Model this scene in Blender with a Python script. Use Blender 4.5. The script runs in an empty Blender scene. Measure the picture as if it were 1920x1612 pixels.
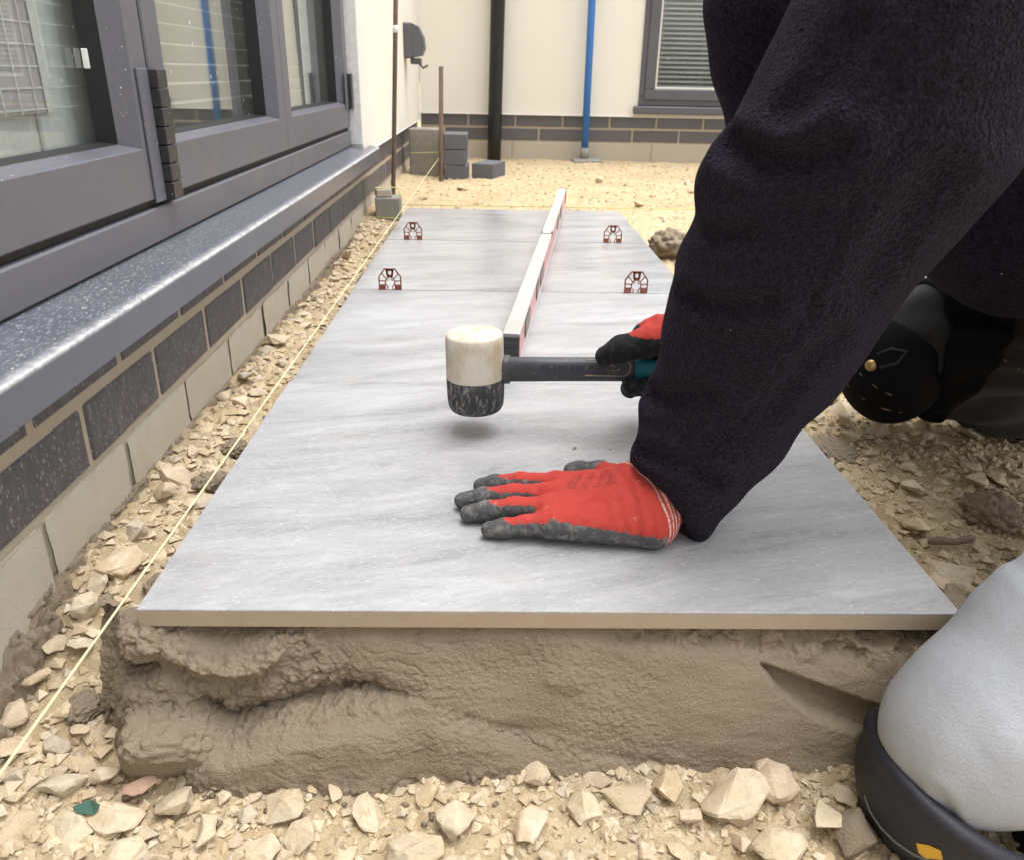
import bpy, math, random
import numpy as np
from mathutils import Matrix, Vector

random.seed(7)
RNG = np.random.default_rng(11)
S = bpy.context.scene
COL = S.collection
TZ = 0.17                     # top of the paving slabs
W, D = 0.8, 0.6158            # slab width and depth

# ------------------------------------------------------------------ camera
CAM = np.array([0.33654, -0.63439, 0.64501])
PITCH, YAW, ROLL, F = 0.420308, 0.024486, 0.020452, 1500.0
_cp, _sp, _cy, _sy = math.cos(PITCH), math.sin(PITCH), math.cos(YAW), math.sin(YAW)
FWD = np.array([_sy * _cp, _cy * _cp, -_sp]); _r = np.array([_cy, -_sy, 0.0]); _u = np.cross(_r, FWD)
RT = _r * math.cos(ROLL) + _u * math.sin(ROLL); UP = -_r * math.sin(ROLL) + _u * math.cos(ROLL)
cd = bpy.data.cameras.new('camera'); cam = bpy.data.objects.new('camera', cd); COL.objects.link(cam)
cd.sensor_fit = 'HORIZONTAL'; cd.sensor_width = 36; cd.lens = 36 * F / 1920; cd.clip_start = 0.02; cd.clip_end = 300
cam.matrix_world = Matrix(((RT[0], UP[0], -FWD[0], CAM[0]), (RT[1], UP[1], -FWD[1], CAM[1]), (RT[2], UP[2], -FWD[2], CAM[2]), (0, 0, 0, 1)))
cd.dof.use_dof = True; cd.dof.focus_distance = 1.0; cd.dof.aperture_fstop = 13
S.camera = cam

# ------------------------------------------------------------------ light
world = bpy.data.worlds.new('World'); S.world = world; world.use_nodes = True
wn = world.node_tree; wn.nodes.clear()
SUN_DIR = Vector((0.16, 0.04, 1.0)).normalized()
sky = wn.nodes.new('ShaderNodeTexSky'); sky.sky_type = 'NISHITA'; sky.sun_disc = False
sky.sun_elevation = math.asin(SUN_DIR.z); sky.sun_rotation = math.atan2(SUN_DIR.x, SUN_DIR.y)
sky.air_density = 1.0; sky.dust_density = 4.0; sky.ozone_density = 1.0
hs = wn.nodes.new('ShaderNodeHueSaturation'); hs.inputs['Saturation'].default_value = 0.16   # an even overcast sky
bg = wn.nodes.new('ShaderNodeBackground'); bg.inputs['Strength'].default_value = 0.15
wo = wn.nodes.new('ShaderNodeOutputWorld')
wn.links.new(sky.outputs[0], hs.inputs['Color']); wn.links.new(hs.outputs[0], bg.inputs['Color']); wn.links.new(bg.outputs[0], wo.inputs['Surface'])
sd = bpy.data.lights.new('sun', 'SUN'); sd.energy = 1.15; sd.angle = math.radians(62); sd.color = (1.0, 0.985, 0.965)
so = bpy.data.objects.new('sun', sd); COL.objects.link(so); so.rotation_euler = (-SUN_DIR).to_track_quat('-Z', 'Y').to_euler()
S.view_settings.view_transform = 'Standard'; S.view_settings.look = 'None'; S.view_settings.gamma = 1.0
S.view_settings.use_curve_mapping = False; S.view_settings.exposure = 1.2
S.cycles.max_bounces = 8; S.cycles.transparent_max_bounces = 12

# ------------------------------------------------------------------ helpers
def at(u, v, **k):
    """point of the place that lies on the plane x=, y= or z= along the line of sight of photo pixel (u, v)"""
    d = FWD + RT * (u - 960) / F - UP * (v - 806) / F
    a, val = next(iter(k.items())); i = 'xyz'.index(a)
    return CAM + d * ((val - CAM[i]) / d[i])
def zc(p): return float(np.dot(np.asarray(p) - CAM, FWD))

_T = np.random.default_rng(3).random((64, 64, 64)).astype(np.float32)
def vn(p, s=0):
    """smooth value noise, -1..1"""
    p = np.asarray(p, float) + s * 17.31
    i = np.floor(p).astype(int); f = p - i; f = f * f * (3 - 2 * f)
    i0 = i & 63; i1 = (i + 1) & 63
    x0, y0, z0 = i0[..., 0], i0[..., 1], i0[..., 2]; x1, y1, z1 = i1[..., 0], i1[..., 1], i1[..., 2]
    fx, fy, fz = f[..., 0], f[..., 1], f[..., 2]
    a = _T[x0, y0, z0] * (1 - fx) + _T[x1, y0, z0] * fx; b = _T[x0, y1, z0] * (1 - fx) + _T[x1, y1, z0] * fx
    c = _T[x0, y0, z1] * (1 - fx) + _T[x1, y0, z1] * fx; d = _T[x0, y1, z1] * (1 - fx) + _T[x1, y1, z1] * fx
    return ((a * (1 - fy) + b * fy) * (1 - fz) + (c * (1 - fy) + d * fy) * fz) * 2 - 1
def fbm(p, o=4, s=0, g=0.5):
    t = 0; a = 1; n = 0
    for k in range(o):
        t = t + a * vn(np.asarray(p) * 2.03 ** k, s + k); n += a; a *= g
    return t / n
def worley(p, s=0):
    """distance to the nearest and second nearest cell point"""
    p = np.asarray(p, float) + s * 9.7; i = np.floor(p).astype(int)
    f1 = np.full(p.shape[:-1], 9.0); f2 = f1.copy()
    for dx in (-1, 0, 1):
        for dy in (-1, 0, 1):
            for dz in (-1, 0, 1):
                c = i + (dx, dy, dz); m = c & 63
                q = np.stack([_T[m[..., 0], m[..., 1], m[..., 2]], _T[m[..., 1], m[..., 2], m[..., 0]], _T[m[..., 2], m[..., 0], m[..., 1]]], -1)
                d = np.linalg.norm(c + q - p, axis=-1)
                f2 = np.minimum(f2, np.maximum(f1, d)); f1 = np.minimum(f1, d)
    return f1, f2
def sst(a, b, x):
    t = np.clip((np.asarray(x, float) - a) / (b - a), 0, 1); return t * t * (3 - 2 * t)

def mesh_np(name, V, Fc, smooth=False):
    """mesh from numpy verts and an (n,3|4) face array or list of lists"""
    me = bpy.data.meshes.new(name)
    if isinstance(Fc, np.ndarray) and Fc.ndim == 2:
        n, k = Fc.shape
        me.vertices.add(len(V)); me.vertices.foreach_set('co', np.asarray(V, np.float32).ravel())
        me.loops.add(n * k); me.loops.foreach_set('vertex_index', Fc.astype(np.int32).ravel())
        me.polygons.add(n); me.polygons.foreach_set('loop_start', np.arange(0, n * k, k, dtype=np.int32))
        me.update(calc_edges=True); me.validate()
    else:
        me.from_pydata([tuple(map(float, v)) for v in V], [], [tuple(map(int, f)) for f in Fc]); me.update()
    me.polygons.foreach_set('use_smooth', [bool(smooth)] * len(me.polygons))
    return me
def link(name, me, mats=None, parent=None, loc=None, rot=None):
    o = bpy.data.objects.new(name, me); COL.objects.link(o)
    if mats is not None and me is not None and not len(me.materials):
        for m in (mats if isinstance(mats, (list, tuple)) else [mats]): me.materials.append(m)
    if parent: o.parent = parent
    if loc is not None: o.location = loc
    if rot is not None: o.rotation_euler = rot
    return o
def tag(o, label, cat, group=None, kind=None):
    o['label'] = label
    if cat: o['category'] = cat
    if group: o['group'] = group
    if kind: o['kind'] = kind
    return o
def empty(name, loc=(0, 0, 0), rot=(0, 0, 0)):
    o = bpy.data.objects.new(name, None); COL.objects.link(o); o.location = loc; o.rotation_euler = rot; o.empty_display_size = 0.05
    return o
class MB:
    def __init__(s): s.v = []; s.f = []; s.m = []
    def add(s, V, Fc, m=0):
        b = len(s.v); s.v += [tuple(map(float, p)) for p in V]; s.f += [tuple(b + int(i) for i in f) for f in Fc]; s.m += [m] * len(Fc); return s
    def box(s, lo, hi, c=0.002, m=0): return s.add(*cbox(lo, hi, c), m)
    def tube(s, P, R, n=10, m=0, cap=True): return s.add(*tube(P, R, n, cap), m)
    def build(s, name, mats, parent=None, smooth=False, loc=None, rot=None):
        me = mesh_np(name, s.v, s.f, smooth)
        ms = mats if isinstance(mats, (list, tuple)) else [mats]
        for m in ms: me.materials.append(m)
        if len(ms) > 1: me.polygons.foreach_set('material_index', s.m)
        return link(name, me, None, parent, loc, rot)
def cbox(lo, hi, c=0.002):
    """box with chamfered edges"""
    lo, hi2 = np.minimum(lo, hi).astype(float), np.maximum(lo, hi).astype(float); ce = (lo + hi2) / 2; h = (hi2 - lo) / 2
    c = min(c, h.min() * 0.45); V = []; idx = {}
    for sx in (-1, 1):
        for sy in (-1, 1):
            for sz in (-1, 1):
                for a in range(3):
                    q = h - c; q[a] = h[a]; idx[(sx, sy, sz, a)] = len(V); V.append(ce + q * (sx, sy, sz))
    Fc = []
    for a in range(3):
        for s in (-1, 1):
            b, d = (a + 1) % 3, (a + 2) % 3; loop = []
            for sb, sd_ in ((-1, -1), (1, -1), (1, 1), (-1, 1)):
                k = [0, 0, 0]; k[a] = s; k[b] = sb; k[d] = sd_; loop.append(idx[(*k, a)])
            Fc.append(loop if s > 0 else loop[::-1])
    for a in range(3):
        b, d = (a + 1) % 3, (a + 2) % 3
        for sb in (-1, 1):
            for sd_ in (-1, 1):
                def K(sa, ax):
                    k = [0, 0, 0]; k[a] = sa; k[b] = sb; k[d] = sd_; return idx[(*k, ax)]
                q = [K(-1, b), K(1, b), K(1, d), K(-1, d)]; Fc.append(q if sb * sd_ < 0 else q[::-1])
    for sx in (-1, 1):
        for sy in (-1, 1):
            for sz in (-1, 1):
                t = [idx[(sx, sy, sz, a)] for a in range(3)]; Fc.append(t if sx * sy * sz > 0 else t[::-1])
    return V, Fc
def tube(P, R, n=10, cap=True):
    P = [np.asarray(p, float) for p in P]; R = R if hasattr(R, '__len__') else [R] * len(P); V = []; Fc = []
    t0 = P[1] - P[0]; t0 = t0 / np.linalg.norm(t0); up = np.array([0, 0, 1.0]) if abs(t0[2]) < 0.9 else np.array([1.0, 0, 0])
    for i, p in enumerate(P):
        t = P[min(i + 1, len(P) - 1)] - P[max(i - 1, 0)]; t = t / np.linalg.norm(t)
        a = np.cross(t, up); a /= np.linalg.norm(a); b = np.cross(a, t); up = b
        for k in range(n):
            an = 2 * math.pi * k / n; V.append(p + R[i] * (a * math.cos(an) + b * math.sin(an)))
    for i in range(len(P) - 1):
        for k in range(n):
            Fc.append((i * n + k, i * n + (k + 1) % n, (i + 1) * n + (k + 1) % n, (i + 1) * n + k))
    if cap: Fc.append(tuple(range(n))[::-1]); Fc.append(tuple(range((len(P) - 1) * n, len(P) * n)))
    return V, [f[::-1] for f in Fc]
def lathe(prof, n=40):
    """profile [(r, z)] turned about z"""
    V = []; Fc = []
    for r, z in prof:
        for k in range(n):
            a = 2 * math.pi * k / n; V.append((r * math.cos(a), r * math.sin(a), z))
    for i in range(len(prof) - 1):
        for k in range(n): Fc.append((i * n + k, i * n + (k + 1) % n, (i + 1) * n + (k + 1) % n, (i + 1) * n + k))
    Fc.append(tuple(range(n))[::-1]); Fc.append(tuple(range((len(prof) - 1) * n, len(prof) * n)))
    return V, Fc
def prism_y(poly, y0, y1):
    """(x, z) polygon, counter-clockwise seen from -y, run along y"""
    n = len(poly); V = [(x, y0, z) for x, z in poly] + [(x, y1, z) for x, z in poly]
    Fc = [tuple(range(n)), tuple(range(n, 2 * n))[::-1]] + [(i, i + n, (i + 1) % n + n, (i + 1) % n) for i in range(n)]
    return V, Fc

# signed distance modelling for gloves, clothing and other soft shapes
def cone(p, a, b, ra, rb):
    a = np.asarray(a, float); b = np.asarray(b, float); ab = b - a; t = np.clip(((p - a) @ ab) / max(ab @ ab, 1e-9), 0, 1)
    return np.linalg.norm(p - a - t[..., None] * ab, axis=-1) - (ra + t * (rb - ra))
def smin(a, b, k):
    h = np.clip(0.5 + 0.5 * (b - a) / k, 0, 1); return b + (a - b) * h - k * h * (1 - h)
def chain(p, pts, k=0.01):
    d = None
    for (a, ra), (b, rb) in zip(pts[:-1], pts[1:]):
        e = cone(p, a, b, ra, rb); d = e if d is None else smin(d, e, k)
    return d
def sdf_mesh(f, lo, hi, h, slack=0.012):
    lo = np.asarray(lo, float); B = 8; nb = np.ceil((np.asarray(hi, float) - lo) / h / B).astype(int); n = nb * B
    g = np.stack(np.meshgrid(*[np.arange(k) for k in nb], indexing='ij'), -1).reshape(-1, 3)
    dc = f(lo + (g * B + (B - 1) / 2) * h); act = np.abs(dc) < B * h * 0.9 + slack
    Dn = np.repeat(np.repeat(np.repeat(dc.reshape(nb).astype(np.float32), B, 0), B, 1), B, 2)
    loc = np.stack(np.meshgrid(*[np.arange(B)] * 3, indexing='ij'), -1).reshape(-1, 3)
    ga = g[act]
    for s in range(0, len(ga), 400):
        q = (ga[s:s + 400, None, :] * B + loc[None]); d = f(lo + q.reshape(-1, 3) * h)
        q = q.reshape(-1, 3); Dn[q[:, 0], q[:, 1], q[:, 2]] = d
    ins = Dn < 0; c = [ins[i:n[0] - 1 + i, j:n[1] - 1 + j, k:n[2] - 1 + k] for i in (0, 1) for j in (0, 1) for k in (0, 1)]
    cnt = sum(x.astype(np.int8) for x in c); cells = np.argwhere((cnt > 0) & (cnt < 8))
    acc = np.zeros((len(cells), 3)); num = np.zeros(len(cells))
    C8 = [(i, j, k) for i in (0, 1) for j in (0, 1) for k in (0, 1)]
    val = {o: Dn[cells[:, 0] + o[0], cells[:, 1] + o[1], cells[:, 2] + o[2]] for o in C8}
    for o in C8:
        for a in range(3):
            if o[a] == 0:
                o2 = list(o); o2[a] = 1; v0 = val[o]; v1 = val[tuple(o2)]; m = (v0 < 0) != (v1 < 0)
                t = np.where(m, v0 / np.where(m, v0 - v1, 1), 0); p = np.tile(np.array(o, float), (len(cells), 1)); p[:, a] = t
                acc += p * m[:, None]; num += m
    V = lo + (cells + acc / num[:, None]) * h
    ID = -np.ones(tuple(n), np.int32); ID[cells[:, 0], cells[:, 1], cells[:, 2]] = np.arange(len(cells))
    Fs = []
    for a in range(3):
        b, d = (a + 1) % 3, (a + 2) % 3; sl0 = [slice(None)] * 3; sl1 = [slice(None)] * 3; sl0[a] = slice(0, -1); sl1[a] = slice(1, None)
        e0 = ins[tuple(sl0)]; e1 = ins[tuple(sl1)]; e = np.argwhere(e0 != e1); e = e[(e[:, b] > 0) & (e[:, d] > 0)]
        fl = e0[e[:, 0], e[:, 1], e[:, 2]]
        def g4(db, dd):
            q = e.copy(); q[:, b] -= db; q[:, d] -= dd; return ID[q[:, 0], q[:, 1], q[:, 2]]
        q = np.stack([g4(1, 1), g4(0, 1), g4(0, 0), g4(1, 0)], 1); q = np.where(fl[:, None], q, q[:, ::-1]); Fs.append(q[(q >= 0).all(1)])
    return V, np.concatenate(Fs)
def vnorm(V, Fq):
    nrm = np.zeros_like(V); q = V[Fq]; fn = np.cross(q[:, 2] - q[:, 0], q[:, 3] - q[:, 1])
    for k in range(4): np.add.at(nrm, Fq[:, k], fn)
    return nrm / (np.linalg.norm(nrm, axis=1)[:, None] + 1e-12)
def relax(V, Fq, it=2, w=0.5):
    for _ in range(it):
        s = np.zeros_like(V); c = np.zeros(len(V))
        for k in range(4):
            np.add.at(s, Fq[:, k], V[Fq[:, (k + 1) % 4]]); np.add.at(c, Fq[:, k], 1)
            np.add.at(s, Fq[:, k], V[Fq[:, (k + 3) % 4]]); np.add.at(c, Fq[:, k], 1)
        V = V + (s / c[:, None] - V) * w
    return V
def grid_faces(nu, nv, flip=False):
    i = np.arange(nu * nv).reshape(nu, nv); q = np.stack([i[:-1, :-1], i[1:, :-1], i[1:, 1:], i[:-1, 1:]], -1).reshape(-1, 4)
    return q[:, ::-1] if flip else q
def set_attr(me, name, vals):
    a = me.attributes.new(name, 'FLOAT', 'POINT'); a.data.foreach_set('value', np.asarray(vals, np.float32))

# ------------------------------------------------------------------ materials
class G:
    def __init__(s, name, rough=0.8, spec=0.4, metallic=0.0):
        s.m = bpy.data.materials.new(name); s.m.use_nodes = True; s.t = s.m.node_tree; s.t.nodes.clear()
        s.o = s.n('OutputMaterial'); s.b = s.n('BsdfPrincipled'); s.l(s.b.outputs[0], s.o.inputs['Surface'])
        s.b.inputs['Roughness'].default_value = rough; s.b.inputs['Specular IOR Level'].default_value = spec; s.b.inputs['Metallic'].default_value = metallic
        s._p = None
    def n(s, k, **kw):
        x = s.t.nodes.new('ShaderNode' + k)
        for a, b in kw.items(): setattr(x, a, b)
        return x
    def l(s, a, b): s.t.links.new(a, b)
    def put(s, sock, v):
        if hasattr(v, 'is_linked') or hasattr(v, 'links'): s.l(v, sock)
        else: sock.default_value = v if not isinstance(v, tuple) or len(v) != 3 or sock.type == 'VECTOR' else (*v, 1)
    def pos(s, sc=(1, 1, 1), obj=False, rot=(0, 0, 0)):
        mp = s.n('Mapping'); mp.inputs['Scale'].default_value = sc; mp.inputs['Rotation'].default_value = rot
        if obj: s.l(s.n('TexCoord').outputs['Object'], mp.inputs['Vector'])
        else: s.l(s.n('NewGeometry').outputs['Position'], mp.inputs['Vector'])
        return mp.outputs[0]
    def noise(s, sc, det=4, r=0.55, vec=None, dist=0.0, col=False):
        x = s.n('TexNoise'); x.inputs['Scale'].default_value = sc; x.inputs['Detail'].default_value = det; x.inputs['Roughness'].default_value = r; x.inputs['Distortion'].default_value = dist
        s.l(vec if vec is not None else s.pos(), x.inputs['Vector']); return x.outputs[1 if col else 0]
    def voro(s, sc, vec=None, feat='F1', out=0):
        x = s.n('TexVoronoi', feature=feat); x.inputs['Scale'].default_value = sc
        s.l(vec if vec is not None else s.pos(), x.inputs['Vector']); return x.outputs[out]
    def ramp(s, f, st):
        x = s.n('ValToRGB'); e = x.color_ramp.elements
        while len(e) < len(st): e.new(0.5)
        for k, (p, c) in enumerate(st): e[k].position = p; e[k].color = (*c, 1) if isinstance(c, tuple) else (c, c, c, 1)
        s.l(f, x.inputs[0]); return x.outputs[0]
    def mix(s, f, a, b, mode='MIX'):
        x = s.n('MixRGB', blend_type=mode); s.put(x.inputs[0], f); s.put(x.inputs[1], a); s.put(x.inputs[2], b); return x.outputs[0]
    def math(s, op, a, b=0.0, clamp=False):
        x = s.n('Math', operation=op, use_clamp=clamp); s.put(x.inputs[0], a); s.put(x.inputs[1], b); return x.outputs[0]
    def attr(s, name, fac=True):
        x = s.n('Attribute', attribute_name=name); return x.outputs['Fac' if fac else 'Color']
    def rand(s): return s.n('ObjectInfo').outputs['Random']
    def bump(s, h, st=0.5, dist=0.002, prev=None):
        x = s.n('Bump'); x.inputs['Strength'].default_value = st; x.inputs['Distance'].default_value = dist; s.l(h, x.inputs['Height'])
        if prev is not None: s.l(prev, x.inputs['Normal'])
        s.l(x.outputs[0], s.b.inputs['Normal']); return x.outputs[0]
    def col(s, c): s.put(s.b.inputs['Base Color'], c); return s
    def rough(s, r): s.put(s.b.inputs['Roughness'], r); return s
    def specks(s, sc, dens, size, stretch=(1, 1, 1), obj=False):
        """small splash marks: 1 on a mark, 0 elsewhere"""
        v = s.pos(stretch, obj); x = s.n('TexVoronoi', feature='F1'); x.inputs['Scale'].default_value = sc; s.l(v, x.inputs['Vector'])
        sep = s.n('SeparateColor'); s.l(x.outputs['Color'], sep.inputs[0])
        on = s.math('LESS_THAN', sep.outputs[0], dens); lim = s.math('MULTIPLY', sep.outputs[1], size)
        return s.math('MULTIPLY', on, s.math('LESS_THAN', x.outputs['Distance'], lim))

def m_simple(name, c, rough=0.7, spec=0.4, metallic=0, nsc=60, amt=0.25, bump=0.0, bd=0.001):
    g = G(name, rough, spec, metallic); n = g.noise(nsc, 5)
    g.col(g.mix(n, tuple(x * (1 - amt) for x in c), tuple(min(1, x * (1 + amt)) for x in c)))
    if bump: g.bump(n, bump, bd)
    return g.m
def m_porcelain(name='porcelain_top', r0=0.30, r1=0.5):
    g = G(name, 0.4, 0.5); r = g.rand(); cb = g.n('CombineXYZ'); g.l(g.math('MULTIPLY', r, 9.0), cb.inputs[0]); g.l(g.math('MULTIPLY', r, 23.0), cb.inputs[1])
    def streak(sx, sy, an):
        ad = g.n('VectorMath', operation='ADD'); g.l(g.pos((1, 1, 1), rot=(0, 0, an)), ad.inputs[0]); g.l(cb.outputs[0], ad.inputs[1]); mp = g.n('Mapping'); mp.inputs['Scale'].default_value = (sx, sy, 1); g.l(ad.outputs[0], mp.inputs['Vector']); return mp.outputs[0]
    a = g.noise(2.6, 7, 0.6, streak(1, 3.4, -0.26), 1.0); b = g.noise(9, 7, 0.66, streak(0.8, 3.8, -0.22), 1.2); c = g.noise(55, 6, 0.7, streak(0.9, 2.6, -0.3), 0.6); fine = g.noise(700, 3, 0.75, streak(0.9, 1.2, -0.25))
    v = g.math('ADD', g.math('MULTIPLY', a, 0.5), g.math('ADD', g.math('MULTIPLY', b, 0.3), g.math('MULTIPLY', c, 0.2)))
    base = g.ramp(v, [(0.39, (0.15, 0.149, 0.152)), (0.46, (0.285, 0.283, 0.288)), (0.54, (0.385, 0.383, 0.39)), (0.64, (0.53, 0.528, 0.533))])
    sp = g.noise(190, 5, 0.75, streak(0.7, 1.9, -0.27), 0.8)
    base = g.mix(g.ramp(sp, [(0.56, 0.0), (0.65, 0.75)]), base, (0.66, 0.66, 0.665)); base = g.mix(g.ramp(sp, [(0.3, 0.6), (0.41, 0.0)]), base, (0.2, 0.198, 0.205))
    vein = g.ramp(g.noise(5.5, 5, 0.6, streak(0.6, 5.5, -0.24), 1.4), [(0.485, 0.0), (0.5, 0.35), (0.515, 0.0)]); base = g.mix(vein, base, (0.2, 0.2, 0.21))
    base = g.mix(g.ramp(g.noise(5.5, 3, 0.5, streak(1, 1.6, 0)), [(0.6, 0.0), (0.75, 0.45)]), base, (0.47, 0.44, 0.36))
    g.col(g.mix(0.42, base, g.mix(fine, (0.17, 0.17, 0.176), (0.54, 0.54, 0.55))))
    g.rough(g.ramp(g.noise(3, 2, 0.5, streak(1, 2.2, -0.2)), [(0.4, r0), (0.6, r1)])); g.bump(g.math('ADD', fine, g.math('ADD', c, sp)), 0.35 if r0 > 0.2 else 0.12, 0.0014); return g.m
def m_body():
    g = G('porcelain_body', 0.85, 0.25); n = g.noise(40, 6, 0.6); f = g.noise(500, 3, 0.7)
    g.col(g.mix(0.35, g.mix(n, (0.33, 0.255, 0.175), (0.47, 0.385, 0.285)), g.mix(f, (0.3, 0.24, 0.18), (0.5, 0.43, 0.34)))); g.bump(f, 0.4, 0.001); return g.m
def m_mortar(name='wet_mortar', k=1.0, wet=0.75):
    g = G(name, wet, 0.35); n = g.noise(14, 6, 0.6); f = g.noise(420, 5, 0.7); sp = g.noise(1300, 2, 0.7)
    c = g.mix(n, (0.238 * k, 0.182 * k, 0.122 * k), (0.352 * k, 0.281 * k, 0.2 * k)); c = g.mix(0.35, c, g.mix(f, (0.15 * k, 0.115 * k, 0.078 * k), (0.43 * k, 0.352 * k, 0.265 * k)))
    g.col(c); g.bump(g.math('ADD', f, g.math('ADD', sp, g.math('MULTIPLY', g.voro(620), -0.8))), 0.8, 0.002); return g.m
def m_stone():
    g = G('limestone', 0.9, 0.2); r = g.rand(); P = g.n('VectorMath', operation='ADD'); g.l(g.n('TexCoord').outputs['Object'], P.inputs[0])
    cb = g.n('CombineXYZ'); g.l(g.math('MULTIPLY', r, 37.0), cb.inputs[0]); g.l(g.math('MULTIPLY', r, 11.0), cb.inputs[1]); g.l(cb.outputs[0], P.inputs[1])
    v = P.outputs[0]; tone = g.ramp(r, [(0.0, (0.55, 0.43, 0.27)), (0.15, (0.62, 0.53, 0.40)), (0.32, (0.44, 0.36, 0.26)), (0.48, (0.64, 0.55, 0.39)), (0.62, (0.56, 0.43, 0.32)), (0.75, (0.52, 0.39, 0.23)), (0.87, (0.41, 0.37, 0.31)), (1.0, (0.63, 0.56, 0.44))])
    a = g.noise(1.3, 6, 0.6, v); b = g.noise(7, 6, 0.65, v); c = g.mix(g.ramp(a, [(0.4, 0.0), (0.68, 0.65)]), tone, (0.47, 0.335, 0.19))
    c = g.mix(g.ramp(b, [(0.3, 0.6), (0.5, 0.0)]), c, (0.32, 0.235, 0.145)); c = g.mix(g.ramp(g.noise(2.2, 3, 0.5, v), [(0.56, 0.0), (0.7, 0.6)]), c, (0.72, 0.64, 0.49))
    c = g.mix(0.3, c, g.mix(g.noise(300, 4, 0.7), (0.25, 0.19, 0.11), (0.8, 0.7, 0.53)))
    g.col(c); g.bump(g.math('ADD', b, g.noise(260, 4, 0.7)), 0.55, 0.002); return g.m
def m_ground():
    g = G('clay_rubble_ground', 0.95, 0.15); a = g.noise(3, 6, 0.6); b = g.noise(38, 7, 0.65); f = g.noise(360, 4, 0.7)
    c = g.ramp(a, [(0.3, (0.365, 0.268, 0.148)), (0.5, (0.48, 0.37, 0.22)), (0.7, (0.555, 0.445, 0.285))])
    c = g.mix(g.ramp(b, [(0.36, 0.6), (0.5, 0.0)]), c, (0.36, 0.235, 0.105)); c = g.mix(g.ramp(b, [(0.56, 0.0), (0.68, 0.65)]), c, (0.66, 0.55, 0.36))
    cells = g.voro(95, g.pos((1, 1, 1)), out=1); sep = g.n('SeparateColor'); g.l(cells, sep.inputs[0])
    c = g.mix(g.math('MULTIPLY', g.math('LESS_THAN', sep.outputs[0], 0.3), 0.55), c, g.mix(sep.outputs[1], (0.42, 0.3, 0.16), (0.74, 0.64, 0.47)))
    c = g.mix(g.attr('mud'), c, (0.34, 0.265, 0.175)); c = g.mix(0.3, c, g.mix(f, (0.22, 0.155, 0.08), (0.78, 0.66, 0.46)))
    g.col(c); h = g.voro(95, g.pos()); g.bump(g.math('ADD', f, g.math('ADD', b, g.math('MULTIPLY', h, -0.5))), 0.7, 0.005); return g.m
def m_chips():
    g = G('stone_chips', 0.92, 0.2); t = g.attr('tone'); n = g.noise(240, 4, 0.7)
    c = g.ramp(t, [(0.0, (0.38, 0.275, 0.155)), (0.25, (0.53, 0.42, 0.265)), (0.5, (0.62, 0.53, 0.37)), (0.7, (0.44, 0.345, 0.22)), (0.85, (0.54, 0.39, 0.22)), (0.95, (0.38, 0.32, 0.26)), (1.0, (0.68, 0.61, 0.47))])
    g.col(g.mix(0.4, c, g.mix(n, (0.24, 0.17, 0.1), (0.75, 0.65, 0.49)))); g.bump(n, 0.4, 0.001); return g.m
def m_brick(name, splash):
    g = G(name, 0.55, 0.4); r = g.rand(); n = g.noise(30, 6, 0.6); f = g.noise(380, 4, 0.7)
    t = g.ramp(r, [(0.0, (0.062, 0.058, 0.066)), (0.4, (0.085, 0.08, 0.088)), (0.7, (0.072, 0.064, 0.068)), (1.0, (0.10, 0.1, 0.112))])
    c = g.mix(0.5, t, g.mix(n, (0.045, 0.04, 0.046), (0.13, 0.125, 0.135))); c = g.mix(0.25, c, g.mix(f, (0.03, 0.03, 0.03), (0.2, 0.19, 0.2)))
    if splash:
        k = g.specks(260, 0.2, 0.42, (1, 1, 0.5)); k2 = g.specks(420, 0.26, 0.5, (1, 1, 0.45)); c = g.mix(g.math('MULTIPLY', g.math('MAXIMUM', k, k2), 0.38), c, (0.5, 0.48, 0.45))
        c = g.mix(g.ramp(g.noise(120, 5, 0.7, g.pos((1, 1, 0.3))), [(0.5, 0.0), (0.75, 0.35)]), c, (0.3, 0.285, 0.27))
    else: c = g.mix(0.35, c, (0.17, 0.17, 0.185))
    g.col(c); g.bump(f, 0.35, 0.001); return g.m
def m_block():
    g = G('concrete_block', 0.92, 0.2); r = g.rand(); n = g.noise(16, 6, 0.6); f = g.noise(330, 5, 0.75)
    c = g.mix(n, (0.43, 0.385, 0.31), (0.57, 0.525, 0.445)); c = g.mix(g.math('MULTIPLY', r, 0.35), c, (0.45, 0.375, 0.28)); c = g.mix(0.3, c, g.mix(f, (0.3, 0.25, 0.19), (0.68, 0.63, 0.55)))
    z = g.n('SeparateXYZ'); g.l(g.n('NewGeometry').outputs['Position'], z.inputs[0])
    g.col(c); g.bump(f, 0.6, 0.0018); return g.m
def m_joint():
    g = G('joint_mortar', 0.92, 0.2); n = g.noise(30, 6); f = g.noise(420, 4, 0.75)
    g.col(g.mix(0.35, g.mix(n, (0.40, 0.335, 0.245), (0.54, 0.475, 0.37)), g.mix(f, (0.27, 0.21, 0.14), (0.6, 0.53, 0.42)))); g.bump(f, 0.6, 0.002); return g.m
def m_render():
    g = G('cream_render', 0.9, 0.2); n = g.noise(2.5, 5); f = g.noise(240, 5, 0.7)
    g.col(g.mix(0.2, g.mix(n, (0.78, 0.755, 0.68), (0.83, 0.81, 0.75)), g.mix(f, (0.62, 0.58, 0.49), (0.87, 0.84, 0.77)))); g.bump(f, 0.35, 0.002); return g.m
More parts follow.
